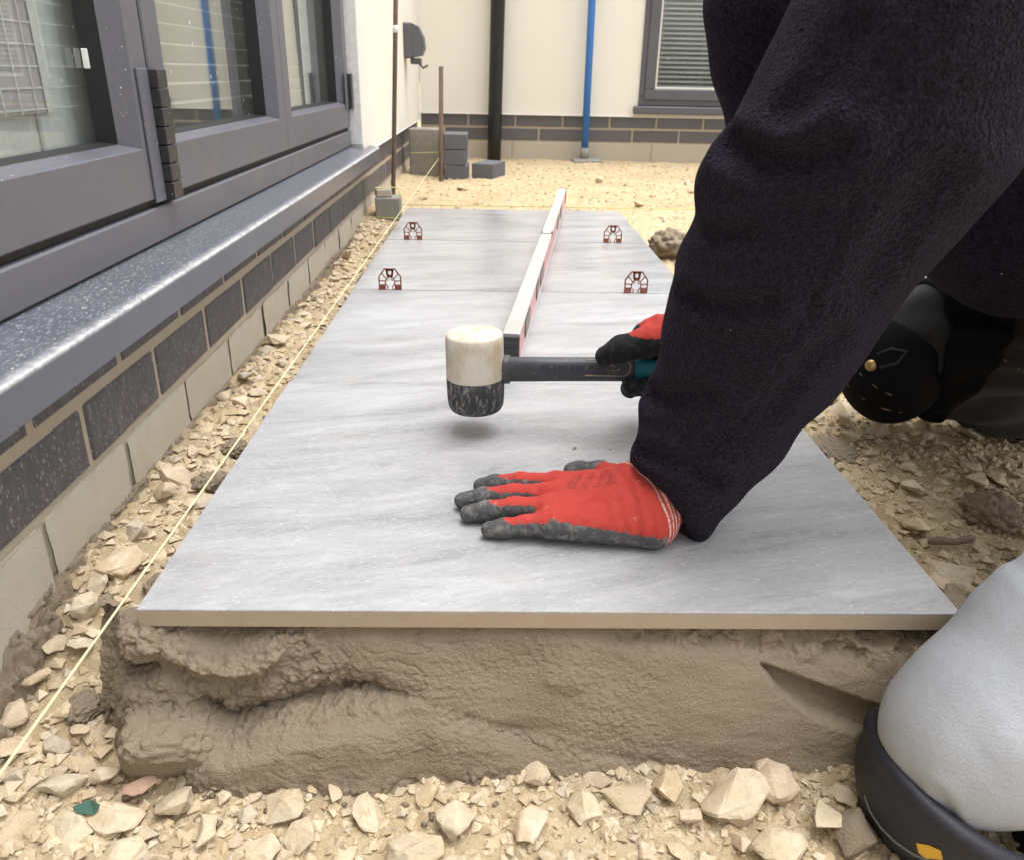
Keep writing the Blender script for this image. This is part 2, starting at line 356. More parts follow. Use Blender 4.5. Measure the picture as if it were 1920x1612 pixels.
def m_alu(name='anthracite_frame', c=(0.098, 0.1, 0.122), rough=0.38, dens=0.07, dust=0.12, met=0.0):
    g = G(name, rough, 0.5, met); n = g.noise(7, 5); base = g.mix(n, tuple(x * 0.85 for x in c), tuple(x * 1.15 for x in c))
    base = g.mix(g.math('MULTIPLY', g.noise(120, 5, 0.7), dust), base, (0.5, 0.48, 0.46))
    k = g.math('MAXIMUM', g.specks(120, dens * 0.6, 0.26), g.specks(280, dens * 1.4, 0.28)); base = g.mix(g.math('MULTIPLY', k, 0.75), base, (0.68, 0.66, 0.63))
    g.col(base); g.rough(g.ramp(n, [(0.3, rough * 0.8), (0.7, min(1, rough * 1.3))])); g.bump(g.noise(700, 2), 0.05, 0.0005); return g.m
def m_sill():
    g = G('dusty_sill', 0.33, 0.5); sx = g.n('SeparateXYZ'); g.l(g.n('NewGeometry').outputs['Position'], sx.inputs[0])
    st = g.noise(130, 5, 0.7, g.pos((3.0, 0.8, 1), rot=(0, 0, 0.5))); n = g.noise(9, 5)
    edge = g.math('MULTIPLY', g.ramp(sx.outputs[0], [(0.0, 0.0), (1.0, 1.0)]), 1.0)
    d = g.n('MapRange'); d.inputs[1].default_value = -0.134; d.inputs[2].default_value = -0.116; g.l(sx.outputs[0], d.inputs[0])
    hz = g.n('MapRange'); hz.inputs[1].default_value = 0.3655; hz.inputs[2].default_value = 0.3705; g.l(sx.outputs[2], hz.inputs[0])
    lip = g.math('MULTIPLY', g.math('MULTIPLY', g.math('POWER', d.outputs[0], 2.0), hz.outputs[0]), g.ramp(g.noise(60, 6, 0.7), [(0.3, 0.25), (0.65, 1.0)]))
    base = g.mix(n, (0.078, 0.085, 0.105), (0.118, 0.125, 0.147)); base = g.mix(g.math('MULTIPLY', g.ramp(st, [(0.53, 0.0), (0.7, 0.75)]), hz.outputs[0]), base, (0.5, 0.51, 0.53))
    k = g.math('MULTIPLY', g.specks(150, 0.05, 0.3, (2.4, 0.7, 1)), hz.outputs[0]); base = g.mix(g.math('MULTIPLY', k, 0.8), base, (0.72, 0.72, 0.72))
    g.col(g.mix(g.math('MULTIPLY', lip, 0.85), base, (0.74, 0.73, 0.72))); g.rough(g.math('ADD', 0.3, g.math('MULTIPLY', lip, 0.5))); g.bump(st, 0.15, 0.001); return g.m
def m_glass():
    g = G('window_glass'); g.t.nodes.remove(g.b); tr = g.n('BsdfTransparent'); tr.inputs[0].default_value = (0.94, 0.965, 0.955, 1); gl = g.n('BsdfGlossy'); gl.inputs['Roughness'].default_value = 0.012; gl.inputs[0].default_value = (0.93, 0.96, 0.95, 1)
    fr = g.n('Fresnel'); io = g.n('MapRange'); io.inputs[3].default_value = 1.5; io.inputs[4].default_value = 1 / 1.5; g.l(g.n('NewGeometry').outputs['Backfacing'], io.inputs[0]); g.l(io.outputs[0], fr.inputs[0]); f = g.math('ADD', 0.0, g.math('MULTIPLY', fr.outputs[0], 1.9), True)
    dirt = g.n('BsdfDiffuse'); dirt.inputs[0].default_value = (0.75, 0.75, 0.72, 1); mx = g.n('MixShader'); g.l(f, mx.inputs[0]); g.l(tr.outputs[0], mx.inputs[1]); g.l(gl.outputs[0], mx.inputs[2])
    m2 = g.n('MixShader'); k = g.math('MAXIMUM', g.specks(70, 0.05, 0.25), g.math('MULTIPLY', g.noise(30, 4), 0.06)); g.l(k, m2.inputs[0]); g.l(mx.outputs[0], m2.inputs[1]); g.l(dirt.outputs[0], m2.inputs[2]); g.l(m2.outputs[0], g.o.inputs['Surface']); return g.m
def m_fleece():
    g = G('dark_fleece', 0.95, 0.1); v = g.noise(240, 3, 0.6, dist=1.0); w = g.voro(330); n = g.noise(7, 4); lg = g.noise(26, 3)
    c = g.mix(n, (0.0058, 0.0047, 0.0098), (0.0125, 0.009, 0.0185)); c = g.mix(g.ramp(lg, [(0.5, 0.0), (0.7, 0.5)]), c, (0.0165, 0.0095, 0.0125)); c = g.mix(g.ramp(v, [(0.42, 0.0), (0.64, 0.85)]), c, (0.031, 0.025, 0.045))
    k = g.specks(120, 0.012, 0.16); c = g.mix(k, c, (0.5, 0.5, 0.5))
    g.col(c); g.b.inputs['Sheen Weight'].default_value = 0.06; g.b.inputs['Sheen Roughness'].default_value = 0.5; g.b.inputs['Sheen Tint'].default_value = (0.75, 0.7, 0.85, 1)
    g.bump(g.math('ADD', v, g.math('MULTIPLY', w, 0.5)), 1.0, 0.007); return g.m
def m_glove():
    g = G('knit_glove', 0.85, 0.25); co = g.attr('coat'); cu = g.attr('cuff'); pr = g.attr('print'); kn = g.n('TexWave', wave_type='BANDS'); kn.inputs['Scale'].default_value = 260
    g.l(g.pos((1, 0.4, 1)), kn.inputs['Vector']); n = g.noise(60, 5); f = g.noise(420, 5, 0.7); dirt = g.noise(95, 6, 0.7)
    red = g.mix(n, (0.48, 0.045, 0.036), (0.62, 0.082, 0.064)); red = g.mix(g.ramp(dirt, [(0.62, 0.0), (0.72, 0.5)]), red, (0.55, 0.4, 0.3))
    red = g.mix(g.math('MULTIPLY', pr, 0.75), red, (0.12, 0.04, 0.035))
    stripe = g.ramp(g.math('FRACT', g.math('MULTIPLY', cu, 4.0)), [(0.5, 0.0), (0.56, 1.0)]); red = g.mix(g.math('MULTIPLY', g.math('MULTIPLY', stripe, g.math('GREATER_THAN', cu, 0.02)), g.ramp(g.noise(500, 2), [(0.35, 0.0), (0.5, 0.8)])), red, (0.75, 0.66, 0.58))
    du = g.attr('dust'); grey = g.mix(du, g.mix(n, (0.012, 0.012, 0.014), (0.026, 0.026, 0.029)), g.mix(n, (0.06, 0.06, 0.064), (0.14, 0.138, 0.138))); grey = g.mix(g.math('MULTIPLY', g.ramp(dirt, [(0.5, 0.0), (0.68, 0.8)]), g.math('ADD', 0.12, du), True), grey, (0.3, 0.29, 0.275)); grey = g.mix(g.math('MULTIPLY', g.ramp(f, [(0.6, 0.0), (0.72, 0.5)]), du), grey, (0.5, 0.48, 0.45))
    e = g.math('ADD', co, g.math('MULTIPLY', g.math('SUBTRACT', g.noise(190, 4, 0.6), 0.5), 0.5)); g.col(g.mix(g.ramp(e, [(0.47, 0.0), (0.53, 1.0)]), red, grey)); g.bump(g.math('ADD', f, g.math('ADD', kn.outputs['Fac'], g.math('MULTIPLY', g.noise(110, 3, 0.6, g.pos((1, 0.5, 1))), 3.0))), 0.6, 0.0014); return g.m
def m_denim(name, a, b, nsc=14):
    g = G(name, 0.9, 0.15); n = g.noise(nsc, 5); w = g.noise(900, 2, 0.7, g.pos((1, 1, 0.4))); g.col(g.mix(0.3, g.mix(n, a, b), g.mix(w, tuple(x * 0.6 for x in a), tuple(min(1, x * 1.3) for x in b))))
    g.b.inputs['Sheen Weight'].default_value = 0.1; h_ = g.noise(45, 4, 0.6); g.bump(g.math('ADD', w, g.math('MULTIPLY', h_, 2.0)), 0.5, 0.0016); return g.m
def m_mallet_white():
    g = G('white_rubber', 0.7, 0.3); n = g.noise(22, 6, 0.6, g.pos((1, 1, 0.5))); f = g.noise(120, 5, 0.7)
    c = g.mix(g.ramp(n, [(0.42, 0.0), (0.62, 0.75)]), (0.68, 0.64, 0.56), (0.50, 0.37, 0.22)); c = g.mix(g.ramp(f, [(0.3, 0.5), (0.42, 0.0)]), c, (0.4, 0.34, 0.26)); g.col(c); g.bump(f, 0.2, 0.001); return g.m
def m_mallet_grey():
    g = G('black_rubber', 0.75, 0.3); f = g.noise(150, 6, 0.75, g.pos((1, 1, 0.35)), 1.0); n = g.noise(30, 4)
    c = g.mix(n, (0.028, 0.028, 0.03), (0.065, 0.064, 0.066)); c = g.mix(g.ramp(f, [(0.5, 0.0), (0.62, 0.6)]), c, (0.4, 0.39, 0.37)); g.col(c); g.bump(f, 0.3, 0.001); return g.m
def m_handle():
    g = G('scuffed_handle', 0.5, 0.4); f = g.noise(110, 6, 0.75, g.pos((0.5, 1, 1)), 1.2); n = g.noise(25, 4)
    c = g.mix(n, (0.04, 0.042, 0.05), (0.085, 0.087, 0.098)); c = g.mix(g.ramp(f, [(0.57, 0.0), (0.68, 0.55)]), c, (0.3, 0.28, 0.26)); g.col(c); g.bump(f, 0.15, 0.0006); return g.m
def m_red_side():
    g = G('red_level_side', 0.35, 0.5); n = g.noise(26, 6, 0.6); f = g.noise(160, 5, 0.7)
    c = g.mix(n, (0.56, 0.2, 0.2), (0.68, 0.34, 0.33)); c = g.mix(g.ramp(f, [(0.55, 0.0), (0.7, 0.6)]), c, (0.72, 0.56, 0.53)); g.col(c); return g.m

MT = dict(joint_shade=m_simple('joint_shade_edge', (0.07, 0.062, 0.052), 0.95), top=m_porcelain(), topwet=m_porcelain('damp_porcelain_top', 0.09, 0.26), body=m_body(), mortar=m_mortar('wet_mortar', 1.0), mortar_dry=m_mortar('drying_mortar', 1.0, 0.85), stone=m_stone(), ground=m_ground(), chips=m_chips(),
          brick=m_brick('splashed_blue_brick', True), brick2=m_brick('blue_brick', False), block=m_block(), joint=m_joint(), render=m_render(),
          white=m_simple('white_reveal_paint', (0.76, 0.755, 0.73), 0.7), alu=m_alu(), alu2=m_alu('anthracite_window', (0.085, 0.088, 0.105), 0.45, 0.0, 0.05), sill=m_sill(),
          glass=m_glass(), black=m_simple('black_rubber_gasket', (0.014, 0.014, 0.015), 0.6), hinge=m_alu('black_hinge', (0.016, 0.016, 0.018), 0.35, 0.06, 0.06),
          fleece=m_fleece(), glove=m_glove(), jean=m_denim('black_denim', (0.018, 0.0178, 0.0178), (0.042, 0.041, 0.0405)), grey_cloth=m_denim('light_grey_twill', (0.31, 0.328, 0.36), (0.43, 0.448, 0.48), 20),
          pad=m_simple('navy_knee_pad', (0.016, 0.017, 0.024), 0.55, 0.4, 0, 200, 0.4, 0.15), padblack=m_simple('black_knee_pad', (0.005, 0.005, 0.006), 0.85, 0.15, 0, 200, 0.4, 0.3), yellow=m_simple('yellow_rubber', (0.62, 0.36, 0.04), 0.6),
          brass=m_simple('brass_rivet', (0.45, 0.3, 0.13), 0.4, 0.5, 0.8), thread=m_simple('grey_thread', (0.13, 0.128, 0.12), 0.9), skin=m_simple('skin', (0.45, 0.27, 0.19), 0.55), hair=m_simple('dark_hair', (0.03, 0.02, 0.014), 0.7),
          mwhite=m_mallet_white(), mgrey=m_mallet_grey(), handle=m_handle(), teal=m_simple('teal_grip', (0.016, 0.16, 0.21), 0.5, 0.4, 0, 90, 0.3, 0.1), gold=m_simple('bronze_mark', (0.3, 0.26, 0.2), 0.5),
          level=m_alu('level_aluminium', (0.42, 0.41, 0.385), 0.4, 0.03, 0.3), red=m_red_side(), dark=m_simple('dark_plastic', (0.05, 0.05, 0.05), 0.5, 0.4, 0, 400, 0.6, 0.3), vial=m_simple('vial', (0.55, 0.6, 0.35), 0.15),
          spacer=m_simple('rust_brown_plastic', (0.25, 0.078, 0.046), 0.45, 0.4, 0, 80, 0.2), spacer_print=m_simple('pale_moulded_figure', (0.42, 0.22, 0.17), 0.5), string=m_simple('yellow_nylon_line', (0.66, 0.62, 0.36), 0.7), neon=m_simple('neon_line', (0.6, 0.62, 0.2), 0.7),
          rust=m_simple('rusty_steel', (0.15, 0.10, 0.075), 0.7, 0.4, 0.3, 40, 0.5, 0.2), pipe_black=m_simple('black_pvc', (0.012, 0.012, 0.014), 0.35), pipe_blue=m_simple('blue_water_pipe', (0.035, 0.15, 0.42), 0.45), grey=m_simple('grey_concrete', (0.27, 0.255, 0.225), 0.9, 0.2, 0, 40, 0.3, 0.4, 0.002),
          greybrick=m_simple('grey_blue_brick', (0.125, 0.125, 0.14), 0.75, 0.3, 0, 60, 0.2, 0.3), slat=m_simple('white_blind_slat', (0.68, 0.67, 0.62), 0.5), shade=m_simple('taupe_shade', (0.54, 0.475, 0.47), 0.9), plaster=m_simple('room_plaster', (0.45, 0.42, 0.37), 0.9), roomfloor=m_simple('room_floor', (0.25, 0.21, 0.17), 0.6),
          pale=m_simple('pale_curtain', (0.84, 0.86, 0.82), 0.9), greenglass=m_simple('green_glass_shard', (0.06, 0.125, 0.095), 0.2, 0.6), redbrick=m_simple('red_brick_piece', (0.38, 0.25, 0.18), 0.9, 0.2, 0, 90, 0.25, 0.4), bark=m_simple('brown_twig', (0.2, 0.135, 0.11), 0.85, 0.2, 0, 120, 0.4, 0.4), tape=m_simple('white_tape', (0.82, 0.81, 0.78), 0.6))

# ------------------------------------------------------------------ ground
def gbase(x, y):
    x = np.asarray(x, float); y = np.asarray(y, float)
    s = sst(-0.10, 0.16, y - 0.05 * sst(0.02, -0.1, x)); z = 0.085 * s
    z = z + 0.045 * sst(1.9, 2.8, y) + 0.012 * sst(-0.03, -0.15, x) * s
    z = z - 0.05 * sst(0.03, 0.1, x) * sst(0.77, 0.7, x) * sst(2.45, 2.35, y) * s          # dug out under the bed
    z = z + 0.02 * sst(-0.02, -0.12, x) * (1 - s)
    return z
def gnoise(x, y):
    p = np.stack([np.asarray(x, float), np.asarray(y, float), 0 * np.asarray(x, float)], -1)
    near = np.exp(-np.maximum(0, p[..., 1] - 1.0) / 3)
    return 0.012 * fbm(p * 9, 3, 1) + 0.0085 * fbm(p * 45, 3, 5) + (0.005 * (1 - np.abs(fbm(p * 110, 3, 9))) + 0.003 * fbm(p * 75, 2, 12)) * near
def gh(x, y): return gbase(x, y) + gnoise(x, y)
def axis(knots):
    out = []
    for (a, b, st) in knots: out += list(np.arange(a, b, st))
    return np.array(out + [knots[-1][1]])
xs = axis([(-40, -3, 4), (-3, -0.28, 0.4), (-0.28, 1.25, 0.0055), (1.25, 2.6, 0.03), (2.6, 6, 0.3), (6, 40, 4)])
ys = axis([(-40, -3, 4), (-3, -0.32, 0.3), (-0.32, 0.75, 0.0055), (0.75, 2.7, 0.014), (2.7, 5, 0.03), (5, 8, 0.5), (8, 40, 4)])
GX, GY = np.meshgrid(xs, ys, indexing='ij'); GZ = gh(GX, GY)
gme = mesh_np('ground', np.stack([GX, GY, GZ], -1).reshape(-1, 3), grid_faces(len(xs), len(ys)), True)
pm = np.stack([GX, GY, GX * 0], -1).reshape(-1, 3)
mud = sst(0.05, 0.3, fbm(pm * 6, 4, 4) - 0.05 + 0.45 * np.exp(-((pm[:, 0] + 0.02) / 0.07) ** 2) * (pm[:, 1] < 2.4) + 0.35 * sst(0.05, -0.06, pm[:, 0]) * sst(0.1, -0.1, pm[:, 1]) - 0.4 * sst(2.3, 2.8, pm[:, 1]) - 0.7 * sst(0.84, 0.95, pm[:, 0]))
set_attr(gme, 'mud', mud * 0.65)
ground = link('ground', gme, MT['ground']); tag(ground, 'pale clay and limestone rubble ground around the slabs', None, kind='structure')

# ------------------------------------------------------------------ walls
def shared_brick(name, size, mat):
    V, Fc = cbox((-size[0] / 2, -size[1] / 2, -size[2] / 2), (size[0] / 2, size[1] / 2, size[2] / 2), 0.003)
    V = [np.array(v) + 0.0012 * np.array([vn(np.array(v) * 40 + k) for k in (0, 5, 9)]).reshape(3) for v in V]
    me = mesh_np(name, V, Fc); me.materials.append(mat); return me
XW = -0.165
hw = empty('house_wall', (XW, 1.0, 0)); hw_inv = Matrix.Translation((XW, 1.0, 0)).inverted()
tag(hw, 'cream rendered house wall with splashed dark brick plinth beside the slabs', 'wall')
def child(o, parent):                   # keep the world position when parenting
    o.parent = parent; o.matrix_parent_inverse = Matrix.Translation(parent.location).inverted() if not any(parent.rotation_euler) else parent.matrix_basis.inverted(); return o
m = MB(); m.box((-0.40, -2.4, -0.25), (XW - 0.0025, 4.79, 0.362), 0.001); child(m.build('joint_mortar', MT['joint']), hw)
bme = shared_brick('brick', (0.1, 0.211, 0.0745), MT['brick'])
for k in range(-9, 21):
    y = 0.272 + 0.2225 * (k + 0.5)
    if y < -1.7 or y > 4.68: continue
    child(link('brick', bme, None, None, (XW - 0.05 + random.uniform(-1, 1) * 0.0012, y, 0.2265 + random.uniform(-1, 1) * 0.001), (random.uniform(-1, 1) * 0.004, 0, random.uniform(-1, 1) * 0.006)), hw)
for k in range(-9, 21):
    y = 0.168 + 0.2235 * (k + 0.5)
    if y < -1.7 or y > 4.68: continue
    child(link('brick', bme, None, None, (XW - 0.05 + random.uniform(-1, 1) * 0.0012, y, 0.3145), (random.uniform(-1, 1) * 0.004, 0, 0)), hw)
jy = [float(at(*q, x=XW)[1]) for q in ((88, 1025), (240, 864), (352, 760), (431, 668), (493, 600))]
st = (jy[-1] - jy[0]) / 4; jy = [jy[0] - st * k for k in range(7, 0, -1)] + jy + [jy[-1] + st * k for k in range(1, 16)]
for a, b in zip(jy[:-1], jy[1:]):
    if b > 4.75 or a < -1.7: continue
    m = MB(); L_ = b - a - 0.012; ny_, nz_ = 30, 12; yy, zz_ = np.meshgrid(np.linspace(-L_ / 2, L_ / 2, ny_), np.linspace(-0.15, 0.0, nz_), indexing='ij')
    qq = np.stack([yy + a, zz_, 0 * yy], -1); ed = np.minimum(np.minimum(yy + L_ / 2, L_ / 2 - yy), -zz_); er = 0.0022 * np.exp(-ed / 0.003) * (0.6 + 0.6 * vn(qq * 70, 3)); xx_ = -er + 0.0022 * fbm(qq * 40, 3, 4)
    m.add(np.stack([xx_, yy + 0.0008 * vn(qq * 60, 8), zz_ + 0.0008 * vn(qq * 60, 6)], -1).reshape(-1, 3), grid_faces(ny_, nz_)); m.box((-0.1, -L_ / 2 + 0.001, -0.15), (-0.005, L_ / 2 - 0.001, -0.001), 0.001)
    child(m.build('concrete_block', MT['block'], None, True, (XW + 0.002 + random.uniform(-1, 1) * 0.0015, (a + b) / 2, 0.178 + random.uniform(-1, 1) * 0.0015)), hw)
XR = -0.150
m = MB(); m.box((-0.45, 2.478, 0.366), (XR, 4.792, 2.75), 0.004); child(m.build('render_coat', MT['render']), hw)
m = MB(); m.box((-0.45, -2.4, 2.262), (XR + 0.0015, 2.476, 2.751), 0.004); m.box((-0.45, -2.4, 0.372), (XR - 0.02, -0.987, 2.26), 0.004); child(m.build('render_coat', MT['render']), hw)
m = MB(); m.box((-0.33, 2.470, 0.392), (XR - 0.004, 2.4775, 2.2), 0.001); child(m.build('reveal_trim', MT['white']), hw)
m = MB(); m.box((XR - 0.01, 2.482, 0.358), (XR + 0.004, 4.786, 0.3655), 0.001); child(m.build('render_stop_bead', MT['white']), hw)

YR = 4.8
rw = empty('house_wall', (1.5, YR, 0)); tag(rw, 'far cream rendered wall with two courses of grey brick under the window', 'wall')
m = MB(); m.box((-0.149, YR + 0.006, -0.2), (6.0, YR + 0.25, 0.404), 0.001); child(m.build('joint_mortar', MT['joint']), rw)
b2 = shared_brick('brick', (0.288, 0.1, 0.068), MT['brick2'])
for row, (z, x0) in enumerate(((0.3655, 0.152), (0.2825, 0.302))):
    for k in range(-2, 20):
        x = x0 + 0.3 * (k + 0.5)
        if x - 0.144 < -0.16: continue
        child(link('brick', b2, None, None, (x, YR + 0.05 + random.uniform(-1, 1) * 0.001, z)), rw)
for row, z0 in ((0, 0.118), (1, -0.02)):
    for k in range(-1, 13):
        x = -0.02 + 0.45 * (k + 0.5) + row * 0.2
        if x - 0.22 < -0.145: continue
        m = MB(); m.box((-0.219, -0.05, -0.06), (0.219, 0.05, 0.06), 0.004); child(m.build('concrete_block', MT['block'], None, False, (x, YR + 0.051 + random.uniform(0, 1) * 0.002, z0 + 0.06)), rw)
WX0, WX1, WZ0, WZ1 = 1.222, 2.75, 0.466, 1.75
m = MB()
for lo, hi in (((-0.147, 0.402), (WX0, 2.76)), ((WX1, 0.402), (6.0, 2.76)), ((WX0, 0.402), (WX1, WZ0 - 0.025)), ((WX0, WZ1), (WX1, 2.76))):
    m.add(*cbox((lo[0], YR - 0.014, lo[1]), (hi[0], YR + 0.25, hi[1]), 0.0005))
child(m.build('render_coat', MT['render']), rw)
m = MB(); m.box((-0.14, YR - 0.02, 0.397), (6.0, YR - 0.0142, 0.4045), 0.001); child(m.build('render_stop_bead', MT['white']), rw)

# far window
win = empty('window', (2.0, YR, WZ0)); tag(win, 'dark grey framed window with half drawn blind in the far wall', 'window')
def ring(x0, x1, z0, z1, t, y0, y1, c=0.004):
    m = MB(); m.box((x0, y0, z0), (x1, y1, z0 + t), c); m.box((x0, y0, z1 - t), (x1, y1, z1), c)
    m.box((x0, y0, z0 + t), (x0 + t, y1, z1 - t), c); m.box((x1 - t, y0, z0 + t), (x1, y1, z1 - t), c); return m
child(ring(WX0, WX1, WZ0, WZ1, 0.055, YR - 0.03, YR + 0.06).build('frame', MT['alu2']), win)
for a, b in ((WX0 + 0.03, 1.98), (1.99, WX1 - 0.03)):
    s = child(ring(a, b, WZ0 + 0.035, WZ1 - 0.03, 0.062, YR - 0.042, YR + 0.02).build('sash', MT['alu2']), win)
    mm = ring(a + 0.0625, b - 0.0625, WZ0 + 0.098, WZ1 - 0.0935, 0.012, YR - 0.034, YR - 0.02, 0.002); c = child(mm.build('glazing_bead', MT['slat']), win); c.parent = s
    mm = MB(); mm.box((a + 0.0635, YR - 0.015, WZ0 + 0.099), (b - 0.0635, YR - 0.009, WZ1 - 0.094), 0.0005); c = child(mm.build('glass_pane', MT['glass']), win); c.parent = s
mm = MB(); mm.box((WX0 - 0.03, YR - 0.06, WZ0 - 0.048), (WX1 + 0.03, YR + 0.1, WZ0 - 0.002), 0.005); child(mm.build('sill', MT['alu2']), win)
bl = empty('window_blind', (2.0, YR + 0.1, WZ0)); tag(bl, 'pale slatted blind hanging behind the glass of the far window', 'blind')
sl = mesh_np('slat', *cbox((-0.73, -0.012, -0.0012), (0.73, 0.012, 0.0012), 0.0005)); sl.materials.append(MT['slat'])
for k in range(44): child(link('slat', sl, None, None, (2.0, YR + 0.1, WZ0 + 0.06 + k * 0.0275), (0.55, 0, 0)), bl)
mm = MB()
for x in (1.36, 1.62, 2.0, 2.4): mm.tube([(x, YR + 0.085, WZ0 + 0.02), (x, YR + 0.085, WZ1)], 0.0018, 5)
child(mm.build('ladder_cord', MT['slat']), bl)
# rooms behind the glass
def room(lo, hi, name):
    x0, y0, z0 = lo; x1, y1, z1 = hi
    V = [(x0, y0, z0), (x1, y0, z0), (x1, y1, z0), (x0, y1, z0), (x0, y0, z1), (x1, y0, z1), (x1, y1, z1), (x0, y1, z1)]
    f = [(0, 1, 2, 3), (7, 6, 5, 4), (4, 5, 1, 0), (5, 6, 2, 1), (6, 7, 3, 2), (7, 4, 0, 3)]
    return V, f
mm = MB(); V, f = room((-3.2, -2.3, 0.41), (-0.46, 4.7, 2.7), 'a'); mm.add(V, [f[k] for k in (1, 2, 4, 5)], 0); mm.add(V, [f[0]], 1)
o = mm.build('room_wall', [MT['plaster'], MT['roomfloor']]); o['kind'] = 'structure'; o['label'] = 'plain plastered room behind the folding doors'
mm = MB(); V, f = room((0.9, YR + 0.26, 0.3), (3.2, 7.5, 2.6), 'b'); mm.add(V, [f[k] for k in (0, 1, 3, 4, 5)]); o = mm.build('room_wall', [MT['plaster']]); o['kind'] = 'structure'; o['label'] = 'plain plastered room behind the far window'

# ------------------------------------------------------------------ folding doors and their sill
XF = -0.195
mm = MB(); pr = [(-0.41, 0.364), (-0.135, 0.364), (-0.135, 0.352), (-0.1175, 0.326), (-0.115, 0.327), (-0.115, 0.3685), (-0.1157, 0.3705), (-0.1175, 0.3715), (-0.2, 0.3865), (-0.41, 0.388)]
mm.add(*prism_y(pr, -1.6, 2.62)); sill = mm.build('door_sill', MT['sill']); tag(sill, 'grey metal door sill with dusty white front lip above the brick plinth', 'sill')
door = empty('bifold_door', (XF, 1.0, 0.388)); tag(door, 'anthracite aluminium folding doors with large glazed leaves on the left', 'door')
mm = MB(); mm.box((-0.27, -0.985, 0.3885), (XF + 0.001, 2.468, 0.4405), 0.003); child(mm.build('threshold', MT['alu']), door)
mm = MB(); mm.box((-0.27, -0.985, 0.4408), (XF - 0.010, 2.468, 0.4515), 0.001); child(mm.build('dark_gap_strip', MT['black']), door)  # black strip standing in for the dark gap between threshold and leaves
mm = MB(); mm.box((-0.27, -0.985, 2.222), (XF, 2.468, 2.26), 0.003); mm.box((-0.27, -0.985, 0.4415), (XF, -0.945, 2.22), 0.003); child(mm.build('outer_frame', MT['alu']), door)
def leaf(y0, y1, panel=False):
    z0, z1 = 0.4525, 2.218
    R = [((y0, y1, z0, z1), XF - 0.075), ((y0, y1, z0, z1), XF - 0.0025), ((y0 + 0.0025, y1 - 0.0025, z0 + 0.0025, z1 - 0.0025), XF)]
    R += [((y0 + 0.060, y1 - 0.060, z0 + 0.075, z1 - 0.07), XF), ((y0 + 0.062, y1 - 0.062, z0 + 0.077, z1 - 0.072), XF - 0.0025), ((y0 + 0.078, y1 - 0.078, z0 + 0.084, z1 - 0.08), XF - 0.028)]
    V = []; Fc = []
    for (a, b, c, d), x in R: V += [(x, a, c), (x, b, c), (x, b, d), (x, a, d)]
    for i in range(len(R) - 1):
        for k in range(4): Fc.append((i * 4 + k, i * 4 + (k + 1) % 4, (i + 1) * 4 + (k + 1) % 4, (i + 1) * 4 + k))
    mm = MB(); mm.add(V, Fc); lf = child(mm.build('door_leaf', MT['alu']), door)
    a, b, c, d = y0 + 0.0785, y1 - 0.0785, z0 + 0.0845, z1 - 0.0805; x1, x2 = XF - 0.0283, XF - 0.056; V = []; Fc = []
    for (e, x) in ((0, x1), (0.003, x2)): V += [(x, a + e, c + e), (x, b - e, c + e), (x, b - e, d - e), (x, a + e, d - e)]
    for k in range(4): Fc.append((k, (k + 1) % 4, 4 + (k + 1) % 4, 4 + k))
    gk = MB(); gk.add(V, Fc); g1 = child(gk.build('gasket', MT['black']), door); g1.parent = lf
    gp = MB(); gp.box((x2 - 0.006, a - 0.01, c - 0.01), (x2 - 0.0005, b + 0.01, d + 0.01), 0.0005); g2 = child(gp.build('glass_pane', MT['glass']), door); g2.parent = lf
    return lf
leaf(-0.942, -0.124); L1 = leaf(-0.115, 0.703); leaf(0.712, 1.532); leaf(1.536, 2.466)
mm = MB(); mm.box((XF - 0.0555, 0.6195, 0.638), (XF - 0.047, 0.6240, 0.664), 0.001); pk = child(mm.build('glazing_packer', MT['pale']), door); pk.parent = L1
def hinge(y, z0, z1, n, w=0.038):
    mm = MB(); mm.box((XF + 0.0005, y - w - 0.022, z0), (XF + 0.004, y - w * 0.55, z1), 0.001); h = child(mm.build('hinge', MT['alu']), door)
    for k in range(n):
        a = z0 + (z1 - z0) * k / n; b = z0 + (z1 - z0) * (k + 1) / n - 0.0012; q = MB(); q.box((XF + 0.0008, y - w * 0.52, a), (XF + 0.017, y + w * 0.48, b), 0.0014); c = child(q.build('hinge_knuckle', MT['hinge']), door); c.parent = h
hinge(0.716, 0.448, 0.640, 7); hinge(2.452, 0.512, 0.63, 3)
# things just inside the glass
gb = empty('grid_blind', (-0.32, 0.2, 0.53)); tag(gb, 'taupe window shade crossed by white grid lines behind the left pane', 'blind')
gx = -0.272; yR = float(at(82, 110, x=gx)[1]); zB = float(at(50, 216, x=gx)[2]); dzg = float(at(40, 63, x=gx)[2] - at(40, 105, x=gx)[2]); dyg = float(at(46, 100, x=gx)[1] - at(15, 100, x=gx)[1])
mm = MB(); mm.box((gx - 0.006, -0.3, zB), (gx - 0.004, yR, 1.2), 0.0006); child(mm.build('shade_panel', MT['shade']), gb)
for k in range(22): q = MB(); q.box((gx - 0.0036, -0.3, zB + 0.004 + k * dzg), (gx - 0.0022, 0.70, zB + 0.0066 + k * dzg), 0.0004); child(q.build('grid_bar', MT['tape']), gb)
for k in range(16): q = MB(); q.box((gx - 0.0019, yR - k * dyg - 0.0022 - (0.012 if k == 0 else 0), zB), (gx - 0.0006, yR - k * dyg, 1.2), 0.0004); child(q.build('grid_bar', MT['tape']), gb)
mm = MB(); mm.box((gx - 0.016, yR - 0.02, 0.43), (gx - 0.010, 0.70, 2.2), 0.001); mm.box((gx - 0.024, -0.6, 0.43), (gx - 0.018, 0.69, zB + 0.03), 0.001); o = mm.build('pale_curtain', MT['pale']); tag(o, 'pale curtain panel hanging behind the left door pane', 'curtain')
